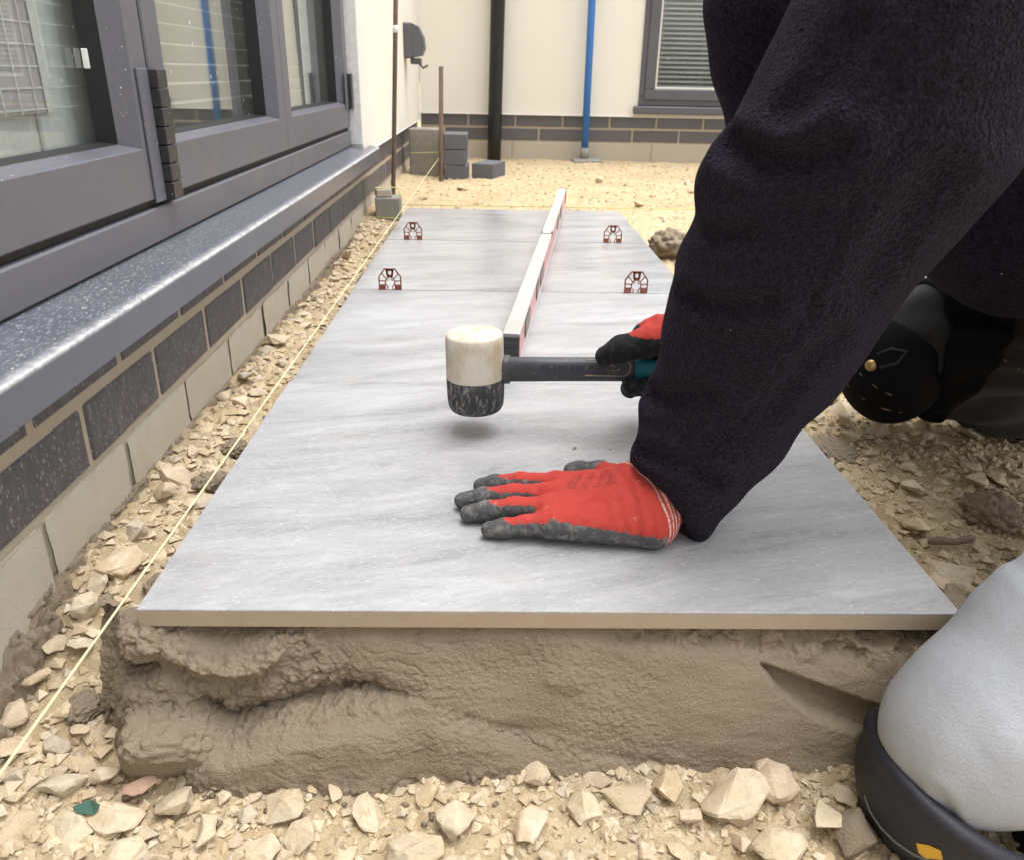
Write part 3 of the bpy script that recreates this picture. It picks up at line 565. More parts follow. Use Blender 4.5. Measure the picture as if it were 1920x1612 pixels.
vb = empty('venetian_blind', (-0.32, 1.2, 0.55)); tag(vb, 'thin slatted blind behind the middle and right door panes', 'blind')
sl2 = mesh_np('slat', *cbox((-0.010, -0.80, -0.0008), (0.010, 0.80, 0.0008), 0.0003)); sl2.materials.append(MT['slat'])
for k in range(42): child(link('slat', sl2, None, None, (-0.315, 1.62, 0.575 + k * 0.036), (0, 0.12, 0)), vb)

# ------------------------------------------------------------------ paving slabs
slab_words = ['nearest grey porcelain slab with the gloved hand on it, its beige front edge exposed', 'second grey porcelain slab, lying under the mallet head and the near end of the level',
              'third grey porcelain slab, between the two pairs of brown spacers', 'farthest grey porcelain slab, ending at the yellow cross line']
off = [(-0.004, 0.0), (0.0, 0.0), (0.0, 0.0), (0.001, 0.0)]
for k in range(4):
    y0 = k * D + (0, 0.0002, 0.0026, 0.0038)[k]; y1 = (k + 1) * D - (0.0002, 0.0026, 0.0038, 0.0018)[k]; x0 = off[k][0]; x1 = x0 + W; t = 0.0205
    mm = MB(); c = 0.0007
    V = []; Fc = []
    for (e, z) in ((0.0008, TZ - t), (0, TZ - t + 0.0008), (0, TZ - 0.0022), (0, TZ - c), (c, TZ)): V += [(x0 + e, y0 + e, z), (x1 - e, y0 + e, z), (x1 - e, y1 - e, z), (x0 + e, y1 - e, z)]
    Fc.append((3, 2, 1, 0)); Mi = [1]
    for i in range(4):
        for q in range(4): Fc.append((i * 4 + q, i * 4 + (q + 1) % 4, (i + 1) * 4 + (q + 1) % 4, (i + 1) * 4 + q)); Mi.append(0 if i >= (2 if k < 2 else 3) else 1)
    Fc.append((16, 17, 18, 19)); Mi.append(0)
    me = mesh_np('paving_slab', V, Fc); me.materials.append(MT['top' if k < 2 else 'topwet']); me.materials.append(MT['body' if k < 2 else 'joint_shade']); me.polygons.foreach_set('material_index', Mi)  # side faces of the two far slabs painted dark as joint shadow
    tag(link('paving_slab', me), slab_words[k], 'slab', 'grey porcelain slabs in a row')

# ------------------------------------------------------------------ mortar bed
def pxs(pts, y=-0.02): return np.array([[*(at(u, v, y=y)[[0, 2]])] for u, v in pts])
def curve(pts, y=-0.02):
    q = pxs(pts, y); q = q[np.argsort(q[:, 0])]; return lambda x: np.interp(x, q[:, 0], q[:, 1])
def bed_front():
    nx, ns = 790, 190
    X = np.linspace(-0.062, 0.835, nx); Sg = np.linspace(0, 1, ns); x, s = np.meshgrid(X, Sg, indexing='ij')
    z = 0.1505 * (1 - s) - 0.012 * s; q = np.stack([x, s * 0.17, 0 * x], -1)
    wob = 0.01 * fbm(q * 12, 3, 31)
    out = 0.004 + 0.058 * s ** 1.15 + 0.010 * np.sin(np.clip(s, 0, 1) * math.pi) + wob                  # distance in front of y=0.012
    out -= 0.04 * sst(-0.012, -0.062, x) + 0.04 * sst(0.775, 0.835, x)                              # the ends turn back
    # lower lobe with a sharp top edge, over a dark crevice
    edge = curve([(330, 1322), (390, 1335), (440, 1350), (520, 1332), (600, 1316), (700, 1308), (790, 1309), (830, 1322), (900, 1338), (1000, 1362), (1110, 1385), (1250, 1402), (1420, 1415)])(x) + 0.004 * fbm(q * np.array([28, 0, 0]), 3, 8)
    below = sst(0.003, -0.003, z - edge); ext = sst(0.02, 0.045, x) * sst(0.62, 0.40, x)
    lobe = 0.026 * sst(0.28, 0.22, x) + 0.012 * sst(0.22, 0.3, x)
    roundoff = 0.4 + 0.6 * sst(-0.0, 0.022, edge - z)
    out += lobe * below * ext * roundoff
    crev = np.exp(-np.maximum(0, z - edge) / 0.013) * (1 - below) * sst(0.03, 0.06, x) * sst(0.275, 0.2, x); out -= 0.034 * crev
    # clod standing in front at the left, smooth face and broken top
    ca = pxs([(322, 1372)])[0]; dx = (x - ca[0]) / 0.040; dz = (z - ca[1]) / 0.033; rr = np.maximum(np.abs(dx) * 1.0, np.abs(dz)); rr = np.sqrt(dx ** 2 + dz ** 2) * 0.5 + rr * 0.5
    # scooped lump below the slab corner
    cb = pxs([(410, 1218)])[0]; r2 = np.sqrt(((x - cb[0]) / 0.058) ** 2 + ((z - cb[1]) / 0.028) ** 2)
    out += 0.018 * np.exp(-((r2 - 0.9) / 0.28) ** 2) - 0.006 * sst(0.8, 0.2, r2)
    cc = pxs([(240, 1215)])[0]; r3 = np.sqrt(((x - cc[0]) / 0.03) ** 2 + ((z - cc[1]) / 0.03) ** 2); out += 0.02 * sst(1.2, 0.3, r3)
    cdp = pxs([(235, 1265)])[0]; r4 = np.sqrt(((x - cdp[0]) / 0.03) ** 2 + ((z - cdp[1]) / 0.014) ** 2); out -= 0.03 * sst(1.1, 0.3, r4)
    out -= 0.022 * sst(0.13, 0.0, s) * np.clip(sst(0.17, 0.12, x) * sst(0.0, 0.03, x) + sst(0.68, 0.72, x), 0, 1)
    # trowel slash at the right
    up = curve([(1420, 1249), (1500, 1268), (1580, 1295), (1700, 1325)])(x); lw = curve([(1420, 1252), (1460, 1300), (1530, 1340), (1600, 1362), (1700, 1380)])(x)
    sl = sst(0, 0.016, up - z) * sst(0, 0.003, z - lw + 0.0015 * fbm(q * 90, 2, 3)) * sst(0.585, 0.61, x); out -= 0.02 * sl
    # broken skin under the slab at the right
    br = sst(0.42, 0.5, x) * sst(0.118, 0.135, z) + sst(0.55, 0.66, x) * sst(0.10, 0.125, z + 0.012 * fbm(q * 30, 2, 6))
    br = np.clip(br, 0, 1); out -= 0.009 * br * sst(-0.25, 0.3, fbm(q * 45, 3, 14))
    # how broken or how trowelled the surface is
    left = sst(0.27, 0.17, x + 0.5 * (z - 0.09)); crumb = left * (1 - 0.75 * below * sst(0.05, 0.07, x)) * (1 - 0.85 * sst(0.75, 0.5, r2))
    lipc = np.exp(-((z - edge + 0.001) / 0.006) ** 2) * sst(0.65, 0.4, x); foot = sst(0.022, 0.004, z + 0.006 * fbm(q * 40, 2, 4)) * sst(0.6, 0.45, x)
    crumb = np.clip(crumb + 0.75 * lipc + 0.9 * foot + 0.9 * br, 0, 1)
    y = 0.012 - out; y[:, 0] = 0.03
    P = np.stack([x, y, z], -1); seg = np.linalg.norm(np.diff(P, axis=1), axis=-1); al = np.concatenate([np.zeros((nx, 1)), np.cumsum(seg, 1)], 1); al /= al[:, -1:]
    tgt = np.linspace(0, 1, ns); Q = np.empty_like(P); cr_ = np.empty_like(x)
    for i in range(nx):
        w_ = 0.75 * tgt + 0.25 * np.interp(tgt, np.linspace(0, 1, ns), al[i])
        for c_ in range(3): Q[i, :, c_] = np.interp(w_, al[i], P[i, :, c_])
        cr_[i] = np.interp(w_, al[i], crumb[i])
    for _ in range(2): Q[1:-1] = 0.5 * Q[1:-1] + 0.25 * (Q[:-2] + Q[2:])
    du = np.gradient(Q, axis=0); dv_ = np.gradient(Q, axis=1); nr = np.cross(du, dv_); nr /= np.linalg.norm(nr, axis=-1)[..., None] + 1e-12; nr *= -np.sign(nr[..., 1:2] + 1e-9)
    k3 = Q * np.array([1, 0.9, 1]); f1, f2 = worley(k3 * 150, 2); g1, g2 = worley(k3 * 80 + 0.25 * fbm(k3 * 200, 2, 7)[..., None], 5)
    h1, h2 = worley(k3 * 38 + 0.3 * fbm(k3 * 90, 2, 17)[..., None], 9); e1, e2 = worley(k3 * 300, 15); rough = 0.007 * (0.42 - h1) + 0.0038 * (0.45 - g1) + 0.0036 * (0.5 - f1) + 0.0017 * (0.5 - e1) - 0.0035 * np.exp(-(h2 - h1) / 0.06) * sst(-0.1, 0.3, fbm(k3 * 20, 2, 55)) + 0.0016 * fbm(k3 * 320, 3, 21)
    cracks = np.exp(-(np.abs(fbm(k3 * np.array([14, 22, 46]), 3, 44)) / 0.018)) * sst(0.2, 0.45, fbm(k3 * 8, 2, 45))
    skin = 0.0007 * fbm(k3 * 260, 3, 22) + 0.0008 * (0.5 - worley(k3 * 330, 19)[0]) * sst(-0.25, 0.15, fbm(k3 * 13, 2, 56)) + 0.0016 * fbm(k3 * np.array([22, 40, 80]), 3, 23) - 0.0022 * cracks + 0.0035 * fbm(k3 * 11, 2, 47)
    dr1, dr2 = worley(k3 * np.array([150, 170, 240]), 12); drag = (0.0013 * (0.5 - dr1) + 0.0011 * fbm(k3 * np.array([240, 240, 420]), 2, 33)) * sst(-0.15, 0.3, fbm(k3 * 10, 2, 46) + 0.2 * sst(0.25, 0.35, Q[..., 0]) * sst(0.55, 0.42, Q[..., 0]))
    Q = Q + nr * (cr_ * rough + (1 - cr_) * (skin + drag))[..., None]
    return Q.reshape(-1, 3), grid_faces(nx, ns)
def bed_side(sgn):
    """heaped edge along the long side of the slabs"""
    nu, nv = 60, 720; U = np.linspace(0, 1, nu); Vv = np.linspace(0.0 if sgn < 0 else 0.02, 2.5, nv); u, v = np.meshgrid(U, Vv, indexing='ij')
    q = np.stack([u * 0.1, v, 0 * u], -1); w = 0.062 + 0.03 * fbm(q * 5, 3, 51) - 0.03 * (sgn > 0); xx = (0.025 - u * (w + 0.025))
    prof = np.clip(1.0 - (np.maximum(0, u - 0.25) / 0.75) ** 1.1, 0, 1)
    g0 = gbase(np.where(sgn < 0, xx, W - xx), v) - 0.012
    top = 0.149 - 0.012 * sst(0.2, 0.5, u); z = g0 + (top - g0) * prof
    f1, f2 = worley(q * 62, 3); z = z + (0.02 * (0.42 - f1) + 0.007 * fbm(q * 160, 3, 52)) * sst(0.2, 0.4, u) * (0.4 + 0.6 * sst(-0.3, 0.2, fbm(q * 7, 2, 53)))
    z = np.minimum(z, np.where(u < 0.3, 0.1485, 0.158)); x = xx if sgn < 0 else W - xx
    return np.stack([x, v, z], -1).reshape(-1, 3), grid_faces(nu, nv, sgn > 0)
Vf, Ff = bed_front(); Va, Fa = bed_side(-1); Vb, Fb = bed_side(1)
Vc = np.array([(0.02, 0.03, 0.148), (0.78, 0.03, 0.148), (0.78, 2.45, 0.148), (0.02, 2.45, 0.148), (0.02, 0.03, 0.02), (0.78, 0.03, 0.02), (0.78, 2.45, 0.02), (0.02, 2.45, 0.02)])
Fcc = np.array([(0, 1, 2, 3), (4, 7, 6, 5), (0, 4, 5, 1), (1, 5, 6, 2), (2, 6, 7, 3), (3, 7, 4, 0)])
Vs = [Vf, Va, Vb, Vc]; Fs_ = []; b = 0
for V, Fq in zip(Vs, (Ff, Fa, Fb, Fcc)): Fs_.append(Fq + b); b += len(V)
bed = link('mortar_bed', mesh_np('mortar_bed', np.concatenate(Vs), np.concatenate(Fs_), True), MT['mortar']); tag(bed, 'thick wet brown mortar bed squeezed out under the nearest slab', 'mortar')

def fillet():
    nu, nv = 46, 1500; U = np.linspace(0, 1, nu); Vv = np.linspace(-0.9, 2.7, nv); u, v = np.meshgrid(U, Vv, indexing='ij'); q = np.stack([u * 0.06, v, 0 * u], -1)
    hgt = 0.114 + 0.012 * fbm(q * np.array([0, 3, 0]), 3, 61) - 0.02 * sst(0.1, -0.2, v); wid = 0.036 + 0.012 * fbm(q * np.array([0, 5, 0]), 2, 62)
    x = XW + 0.0015 + u * wid; z = (gbase(x, v) - 0.01) + (hgt - gbase(x, v) + 0.01) * (1 - u) ** 1.3
    f1, _ = worley(q * 45, 6); g1_, _ = worley(q * 110, 16); z += (0.022 * (0.45 - f1) + 0.010 * (0.45 - g1_) + 0.008 * fbm(q * 150, 3, 63)) * sst(0.0, 0.3, u); x = x + (0.010 * (0.45 - f1) + 0.008 * (0.45 - g1_) + 0.006 * fbm(np.stack([u * 0.06, v, z], -1) * 120, 3, 64)) * sst(0, 0.12, u)
    return np.stack([x, v, z], -1).reshape(-1, 3), grid_faces(nu, nv, True)
V, Fq = fillet(); o = link('mortar_fillet', mesh_np('mortar_fillet', V, Fq, True), MT['mortar_dry']); tag(o, 'rough band of mortar smeared along the foot of the house wall', 'mortar')

# ------------------------------------------------------------------ stones and clods
def rock(seed, rough=0.10, flat=0.75, pts=11, sub=2):
    """angular broken stone about 1 across"""
    import bmesh
    r = np.random.default_rng(seed); P = r.normal(size=(pts, 3)); P /= np.linalg.norm(P, axis=1)[:, None]; P *= r.uniform(0.78, 1.0, (pts, 1)) * 0.5; P *= (1.0, r.uniform(0.65, 0.95), flat * r.uniform(0.75, 1.05))
    bm = bmesh.new()
    for p in P: bm.verts.new(p)
    res = bmesh.ops.convex_hull(bm, input=bm.verts); dead = [g for g in res['geom_interior'] if isinstance(g, bmesh.types.BMVert)]
    if dead: bmesh.ops.delete(bm, geom=dead, context='VERTS')
    bmesh.ops.bevel(bm, geom=list(bm.edges), offset=0.03, segments=1, affect='EDGES', profile=0.6, clamp_overlap=True)
    bmesh.ops.triangulate(bm, faces=bm.faces); bmesh.ops.subdivide_edges(bm, edges=[e for e in bm.edges if e.calc_length() > 0.16], cuts=1, use_grid_fill=True); bmesh.ops.triangulate(bm, faces=bm.faces)
    bm.verts.index_update(); bm.normal_update()
    V = np.array([v.co for v in bm.verts]); n = fbm(V * 5 + seed, 3, seed % 40); nr = np.array([v.normal for v in bm.verts])
    V2 = V + nr * (n * rough)[:, None]; Fc = [[v.index for v in f.verts] for f in bm.faces]; bm.free()
    me = mesh_np('stone', V2, Fc, True)
    me.set_sharp_from_angle(angle=math.radians(28)) if hasattr(me, 'set_sharp_from_angle') else None
    return me
ROCKS = [rock(40 + k, 0.07, 0.62 + 0.2 * (k % 3) / 2, 9 + k % 5) for k in range(22)]
for r_ in ROCKS: r_.materials.append(MT['stone'])
ROUND = [rock(300 + k, 0.08, 0.8, 22) for k in range(5)]
for r_ in ROUND: r_.materials.append(MT['stone'])
taken = []
def put_stone(x, y, w, me, dz=0.22, mat=None, name='stone', zrot=None, tilt=0.35, flat=1.0):
    z = float(gh(x, y)) + w * flat * dz
    o = link(name, me, None, None, (x, y, z), (random.uniform(-tilt, tilt), random.uniform(-tilt, tilt), random.uniform(0, 6.28) if zrot is None else zrot)); o.scale = (w, w * random.uniform(0.85, 1.1), w * flat)
    if mat: o.material_slots[0].link = 'OBJECT'; o.material_slots[0].material = mat
    taken.append((x, y, w * 0.5)); return o
def on_ground(u, v, lift=0.0):
    z = 0.04
    for _ in range(8): p = at(u, v, z=z); z = float(gbase(p[0], p[1])) + lift
    return p
# stones one can pick out in the photograph: pixel, width in pixels, flatness, label
big = [(1375, 1505, 160, .8, 'largest cream limestone boulder in front of the bed, left of the knee pad'), (1455, 1474, 120, .6, 'smooth rounded cream stone touching the foot of the mortar, near the knee'), (1252, 1488, 84, .9, 'pale blocky stone just left of the largest boulder'),
       (1540, 1550, 95, .9, 'upright pale stone between the largest boulder and the knee pad'), (1455, 1585, 100, .7, 'pale stone with a mossy tuft at the bottom edge, left of the muddy stone'), (780, 1592, 120, .7, 'wide cream stone at the bottom edge below the middle of the bed'),
       (850, 1527, 100, .6, 'grey flat stone half sunk in clay below the middle of the bed'), (330, 1505, 88, .7, 'smooth pale round-backed stone right of the red brick piece'), (215, 1530, 100, .8, 'pinkish angular stone below the green glass shard'), (120, 1468, 84, 1, 'big tan rounded stone above the green glass shard'),
       (205, 1452, 82, .9, 'grey tan angular stone above the red brick piece'), (130, 1563, 95, .6, 'pale triangular stone in the bottom left corner area'), (228, 1604, 115, .55, 'flat yellowish stone cut by the bottom edge at left'), (272, 1566, 62, .9, 'square pale stone below the red brick piece'), (20, 1350, 72, .8, 'cream stone at the left edge right under the yellow line'),
       (18, 1402, 64, .8, 'pinkish stone at the left edge below the cream one'), (103, 1400, 52, .9, 'mauve grey stone beside the yellow line at lower left'), (122, 1335, 46, .9, 'orange stone standing on edge right of the yellow line'), (282, 1447, 58, .9, 'rounded pinkish stone against the foot of the mortar clod'), (342, 1452, 68, .6, 'long tan stone lying along the foot of the mortar'),
       (398, 1452, 55, .9, 'orange tan stone tucked under the mortar lip'), (1005, 1447, 64, .9, 'grey tan stone under the middle of the mortar foot'), (1120, 1457, 64, .7, 'cream stone at the mortar foot right of the middle'), (1175, 1492, 100, .5, 'long greyish flat stone left of the blocky pale one'), (1098, 1508, 72, .8, 'worn tan stone two steps left of the blocky pale one'),
       (1000, 1552, 95, .6, 'wide pale stone below the middle of the mortar foot'), (1295, 1533, 62, .8, 'small cream stone in front of the largest boulder'), (1385, 1574, 66, .8, 'yellowish stone below the largest boulder'), (690, 1514, 80, .6, 'pale rounded stone lying alone below the smooth lobe of mortar'), (565, 1566, 70, .7, 'cream split stone near the bottom edge left of the middle'),
       (1775, 1062, 100, .55, 'long flat limestone slab right of the nearest slab corner'), (1762, 1082, 64, .6, 'smooth tan stone nearest the right corner of the slab'), (1806, 1094, 50, .7, 'small smooth tan stone beside the grey knee'), (1718, 988, 62, .8, 'tan broken stone touching the right edge of the slab'), (1708, 916, 76, .5, 'flat limestone flake in the rubble right of the slab'),
       (185, 1090, 70, .8, 'pinkish stone between the yellow line and the wall foot'), (165, 1140, 68, .9, 'pale faceted stone left of the slab corner, by the yellow line'), (150, 1200, 56, .8, 'cream stone under the yellow line left of the mortar'), (98, 1207, 52, .8, 'blocky cream stone at the wall side of the yellow line'), (330, 900, 66, .8, 'tan stone in the gap beside the wall'),
       (225, 1060, 90, .8, 'large cream stone in the gap beside the nearest concrete blocks'), (255, 1000, 62, .8, 'yellowish stone in the gap below the second concrete block')]
for i, (u, v, w, fl, lab) in enumerate(big):
    p = on_ground(u, v, 0.012); ww = w * zc(p) / F * (1.22 if w < 110 else 1.08)
    tag(put_stone(p[0], p[1], ww, ROCKS[(i * 5) % 22] if i % 4 and w < 110 else ROUND[i % 5], 0.17, flat=fl + 0.15, tilt=0.25), lab, 'stone', 'larger limestone lumps')
p = on_ground(1602, 1562, 0.02); tag(put_stone(p[0], p[1], 0.058, ROUND[2], 0.25, MT['mortar'], flat=0.9), 'dark mortar-coated stone just left of the knee pad', 'stone', 'larger limestone lumps')
p = on_ground(265, 1487, 0.014); tag(put_stone(p[0], p[1], 0.038, ROCKS[4], 0.42, MT['redbrick'], 'brick_piece', 0.3, 0.1, 0.8), 'reddish broken brick piece among the stones at lower left', 'brick')
p = on_ground(165, 1508, 0.026); mm = MB(); mm.add([(-0.013, -.002, 0), (0, .004, .002), (0.013, -.003, .004), (0.008, -.008, -.003), (-.008, -.007, -.003), (-0.012, -.003, -.004), (0, .002, -.003), (0.012, -.005, .0)], [(0, 1, 2, 3, 4)[::-1], (5, 6, 7, 3, 4), (0, 1, 6, 5), (1, 2, 7, 6), (0, 5, 4), (2, 3, 7)])
tag(mm.build('glass_shard', MT['greenglass'], None, False, p), 'small green glass shard among the stones at lower left', 'glass shard')
p = on_ground(1785, 1014, 0.018); mm = MB(); mm.tube([p + np.array(q) for q in ((-0.03, 0, -0.002), (-0.018, 0.001, 0.001), (0.004, -0.001, 0.0), (0.024, 0.002, 0.003), (0.03, 0.002, 0.003))], [0.0035, 0.0062, 0.0044, 0.0054, 0.0028], 9); tag(mm.build('twig', MT['bark'], None, True), 'short thick brown twig in the rubble right of the slab', 'twig')

def clod(seed, n=42, rough=0.22, lump=2.6, sq=0.7):
    u, v = np.meshgrid(np.linspace(0, 2 * math.pi, n, endpoint=False), np.linspace(0.02, math.pi - 0.02, n // 2), indexing='ij'); P = np.stack([np.cos(u) * np.sin(v), np.sin(u) * np.sin(v), np.cos(v)], -1).reshape(-1, 3)
    f1, _ = worley(P * lump + seed, 1); g1, _ = worley(P * lump * 2.7 + seed, 2); r = 1 + 0.25 * fbm(P * 1.2 + seed, 2, 3) + rough * (1.0 - 2 * f1) * 0.6 + rough * 0.45 * (0.5 - g1) + 0.06 * fbm(P * 14 + seed, 2, 8)
    V = P * r[:, None] * 0.5 * np.array([1, 0.85, sq]); i = np.arange(n * (n // 2)).reshape(n, n // 2); j = np.roll(i, -1, 0); Fq = np.stack([i[:, :-1], i[:, 1:], j[:, 1:], j[:, :-1]], -1).reshape(-1, 4)
    me = mesh_np('mortar_clod', V, Fq, True); me.materials.append(MT['mortar']); return me
def block_clod():
    n = 130; u, v = np.meshgrid(np.linspace(0, 2 * math.pi, n, endpoint=False), np.linspace(1e-6, math.pi - 1e-6, n // 2), indexing='ij')
    sp_ = lambda t, e: np.sign(t) * np.abs(t) ** e
    P = np.stack([sp_(np.cos(u), 0.55) * sp_(np.sin(v), 0.5), sp_(np.sin(u), 0.55) * sp_(np.sin(v), 0.5), sp_(np.cos(v), 0.55)], -1).reshape(-1, 3) * np.array([0.047, 0.034, 0.029]); N_ = P / np.linalg.norm(P, axis=1)[:, None]
    top = sst(0.004, 0.014, P[:, 2] + 0.004 * fbm(P * 60, 2, 3)); f1, f2 = worley(P * 120, 4); g1, _ = worley(P * 260, 6)
    P = P + N_ * (0.009 * fbm(P * 20, 2, 5) + top * (0.008 * (0.45 - f1) + 0.003 * (0.5 - g1)) + (1 - top) * 0.0006 * fbm(P * 240, 2, 7))[:, None]
    i = np.arange(n * (n // 2)).reshape(n, n // 2); j = np.roll(i, -1, 0); return mesh_np('mortar_clod', P, np.stack([i[:, :-1], i[:, 1:], j[:, 1:], j[:, :-1]], -1).reshape(-1, 4), True)
o = link('mortar_clod', block_clod(), MT['mortar'], None, tuple(at(325, 1384, y=-0.034)), (0.22, 0.16, 0.2)); tag(o, 'smooth-faced mortar clod with a broken top at the left foot of the bed', 'mortar', 'mortar clods')
CL = [clod(k * 3.7, 84, 0.3, 3.0, 0.7) for k in range(6)]
clods = [(1255, 470, 90, 'dark mortar heap on the clay behind the right side of the third slab', 'heap'), (1858, 962, 118, 'grey brown mortar clod in the rubble above the near knee', 'clod'), (1570, 832, 95, 'flat mortar smear beside the right edge of the nearest slab', 'flat'), (262, 1335, 60, 'crumbly mortar lump left of the smooth clod at the bed corner', 'clod'),
         (150, 1310, 70, 'crumbly mortar clod beside the yellow line, left of the bed', 'clod'), (205, 1290, 56, 'small crumbly mortar clod in the hollow at the bed corner', 'clod'), (300, 1080, 60, 'mortar clod below the left edge of the nearest slab', 'clod'), (395, 900, 70, 'mortar clod beside the slab where the yellow line crosses the rubble', 'clod'), (440, 830, 56, 'dark mortar clod under the yellow line beside the nearest slab', 'clod')]
for i, (u, v, w, lab, kd) in enumerate(clods):
    p = on_ground(u, v, 0.02); ww = w * zc(p) / F
    tag(put_stone(p[0], p[1], ww, CL[i % 6], 0.2, name='mortar_clod', flat={'heap': 0.95, 'clod': 0.8, 'flat': 0.25}[kd], tilt=0.15), lab, 'mortar', 'mortar clods')
p = on_ground(1290, 500, 0.01); tag(put_stone(p[0], p[1], 0.10, CL[3], 0.2, name='mortar_clod', flat=0.4), 'low mortar lump in front of the dark heap by the third slab', 'mortar', 'mortar clods')

def free(x, y, r):
    for a, b, c in taken:
        if (a - x) ** 2 + (b - y) ** 2 < (0.78 * (r + c)) ** 2: return False
    return True
def scatter(n, bx, size, lab, grp, ok, tries=40, bias=1.0):
    cnt = 0
    for _ in range(n * tries):
        if cnt >= n: break
        x = random.uniform(*bx[0]); y = bx[1][0] + (bx[1][1] - bx[1][0]) * random.random() ** bias; w = random.uniform(*size) ** 1.0
        if not ok(x, y) or not free(x, y, w * 0.5): continue
        o = put_stone(x, y, w, random.choice(ROCKS), random.uniform(0.02, 0.26), flat=random.uniform(0.7, 1.0)); tag(o, lab, 'stone', grp); cnt += 1
scatter(84, ((-0.16, 0.86), (-0.19, -0.055)), (0.018, 0.056), 'small broken limestone piece on the clay in front of the mortar', 'stones in front of the mortar', lambda x, y: y < -0.062 or x < -0.07 or x > 0.8)
scatter(30, ((-0.13, 0.14), (-0.165, -0.075)), (0.02, 0.044), 'mid sized limestone piece packed below the left foot of the bed', 'stones below the left foot of the bed', lambda x, y: True)
scatter(74, ((-0.15, -0.035), (-0.06, 2.35)), (0.026, 0.062), 'broken limestone piece in the gap between wall and slabs', 'stones between wall and slabs', lambda x, y: x < -0.03, 60, 1.25)
scatter(22, ((-0.22, -0.02), (-0.2, 0.0)), (0.018, 0.038), 'limestone piece near the wall foot at lower left', 'stones at lower left', lambda x, y: x > -0.16 and x < -0.02)
scatter(92, ((0.86, 1.45), (0.02, 0.75)), (0.024, 0.068), 'limestone piece in the rubble right of the slabs', 'stones right of the slabs', lambda x, y: x > 0.86)
scatter(18, ((-0.1, 2.0), (2.62, 4.6)), (0.03, 0.075), 'small flat stone on the far clay ground', 'stones on the far ground', lambda x, y: True)

# crumbs of stone too small to count
def gravel(n):
    base = []
    for k in range(6):
        r = np.random.default_rng(k + 70); q = np.array([(0, 0, 1), (1, 0, 0), (0, 1, 0), (-1, 0, 0), (0, -1, 0), (0, 0, -1)], float) * r.uniform(0.55, 1.1, (6, 1)) + r.normal(size=(6, 3)) * 0.18; base.append(q)
    tri = np.array([(0, 1, 2), (0, 2, 3), (0, 3, 4), (0, 4, 1), (5, 2, 1), (5, 3, 2), (5, 4, 3), (5, 1, 4)])
    z = RNG.random(n); X = np.empty(n); Y = np.empty(n); Sz = np.empty(n)
    f = z < 0.36; X[f] = RNG.uniform(-0.17, 0.9, f.sum()); Y[f] = RNG.uniform(-0.22, -0.045, f.sum()); Sz[f] = 0.0006 + 0.0085 * RNG.random(f.sum()) ** 5
    f = (z >= 0.36) & (z < 0.52); X[f] = RNG.uniform(-0.15, 0.0, f.sum()); Y[f] = RNG.uniform(-0.15, 2.45, f.sum()); Sz[f] = 0.0015 + 0.0125 * RNG.random(f.sum()) ** 2.4
    f = (z >= 0.52) & (z < 0.82); X[f] = RNG.uniform(0.83, 1.6, f.sum()); Y[f] = RNG.uniform(-0.05, 0.95, f.sum()); Sz[f] = 0.0015 + 0.011 * RNG.random(f.sum()) ** 3
    f = z >= 0.82; X[f] = RNG.uniform(-0.14, 2.3, f.sum()); Y[f] = RNG.uniform(2.5, 4.75, f.sum()); Sz[f] = 0.002 + 0.011 * RNG.random(f.sum()) ** 4
    Z = gh(X, Y) + Sz * 0.12; V = np.empty((n, 6, 3)); a = RNG.uniform(0, 6.28, n); ca, sa = np.cos(a), np.sin(a); pick = RNG.integers(0, 6, n)
    B = np.array(base)[pick] * (Sz[:, None, None] * np.array([1, 1, 0.65])); V[..., 0] = B[..., 0] * ca[:, None] - B[..., 1] * sa[:, None] + X[:, None]; V[..., 1] = B[..., 0] * sa[:, None] + B[..., 1] * ca[:, None] + Y[:, None]; V[..., 2] = B[..., 2] + Z[:, None]
    Fq = (tri[None] + (np.arange(n) * 6)[:, None, None]).reshape(-1, 3); me = mesh_np('gravel', V.reshape(-1, 3), Fq); set_attr(me, 'tone', np.repeat(RNG.random(n), 6)); return me
gv = link('gravel', gravel(38000), MT['chips']); tag(gv, 'loose limestone crumbs and clay crumbs scattered over the ground', 'gravel', kind='stuff')
# mortar crumbs lying on and around the bed
cr = []
for k in range(60):
    x = random.uniform(-0.08, 0.3) if k < 45 else random.uniform(0.3, 0.8); y = random.uniform(-0.085, -0.05) - (0.02 if x > 0 else 0); cr.append((x, y, random.uniform(0.0025, 0.007)))
mb = MB()
for x, y, r_ in cr:
    r_ *= 0.75; V = np.array([(0, 0, 1), (1, 0, 0), (.5, .9, .1), (-.5, .8, 0), (-1, 0, .1), (-.4, -.9, 0), (.6, -.8, .1), (0, 0, -1)], float) * r_ * np.array([random.uniform(.7, 1.2), random.uniform(.7, 1.2), random.uniform(.5, .9)]) + np.array([[random.uniform(-.25, .25) * r_ for _ in range(3)] for _ in range(8)])
    Fc = [(0, i, i % 6 + 1) for i in range(1, 7)] + [(7, i % 6 + 1, i) for i in range(1, 7)]; a = random.uniform(0, 6.28); z = float(gh(x, y)) + r_ * 0.3
    mb.add([(v[0] * math.cos(a) - v[1] * math.sin(a) + x, v[0] * math.sin(a) + v[1] * math.cos(a) + y, v[2] + z) for v in V], Fc)
tag(mb.build('mortar_crumbs', MT['mortar'], None, True), 'small brown mortar crumbs fallen along the foot of the bed', 'mortar', kind='stuff')
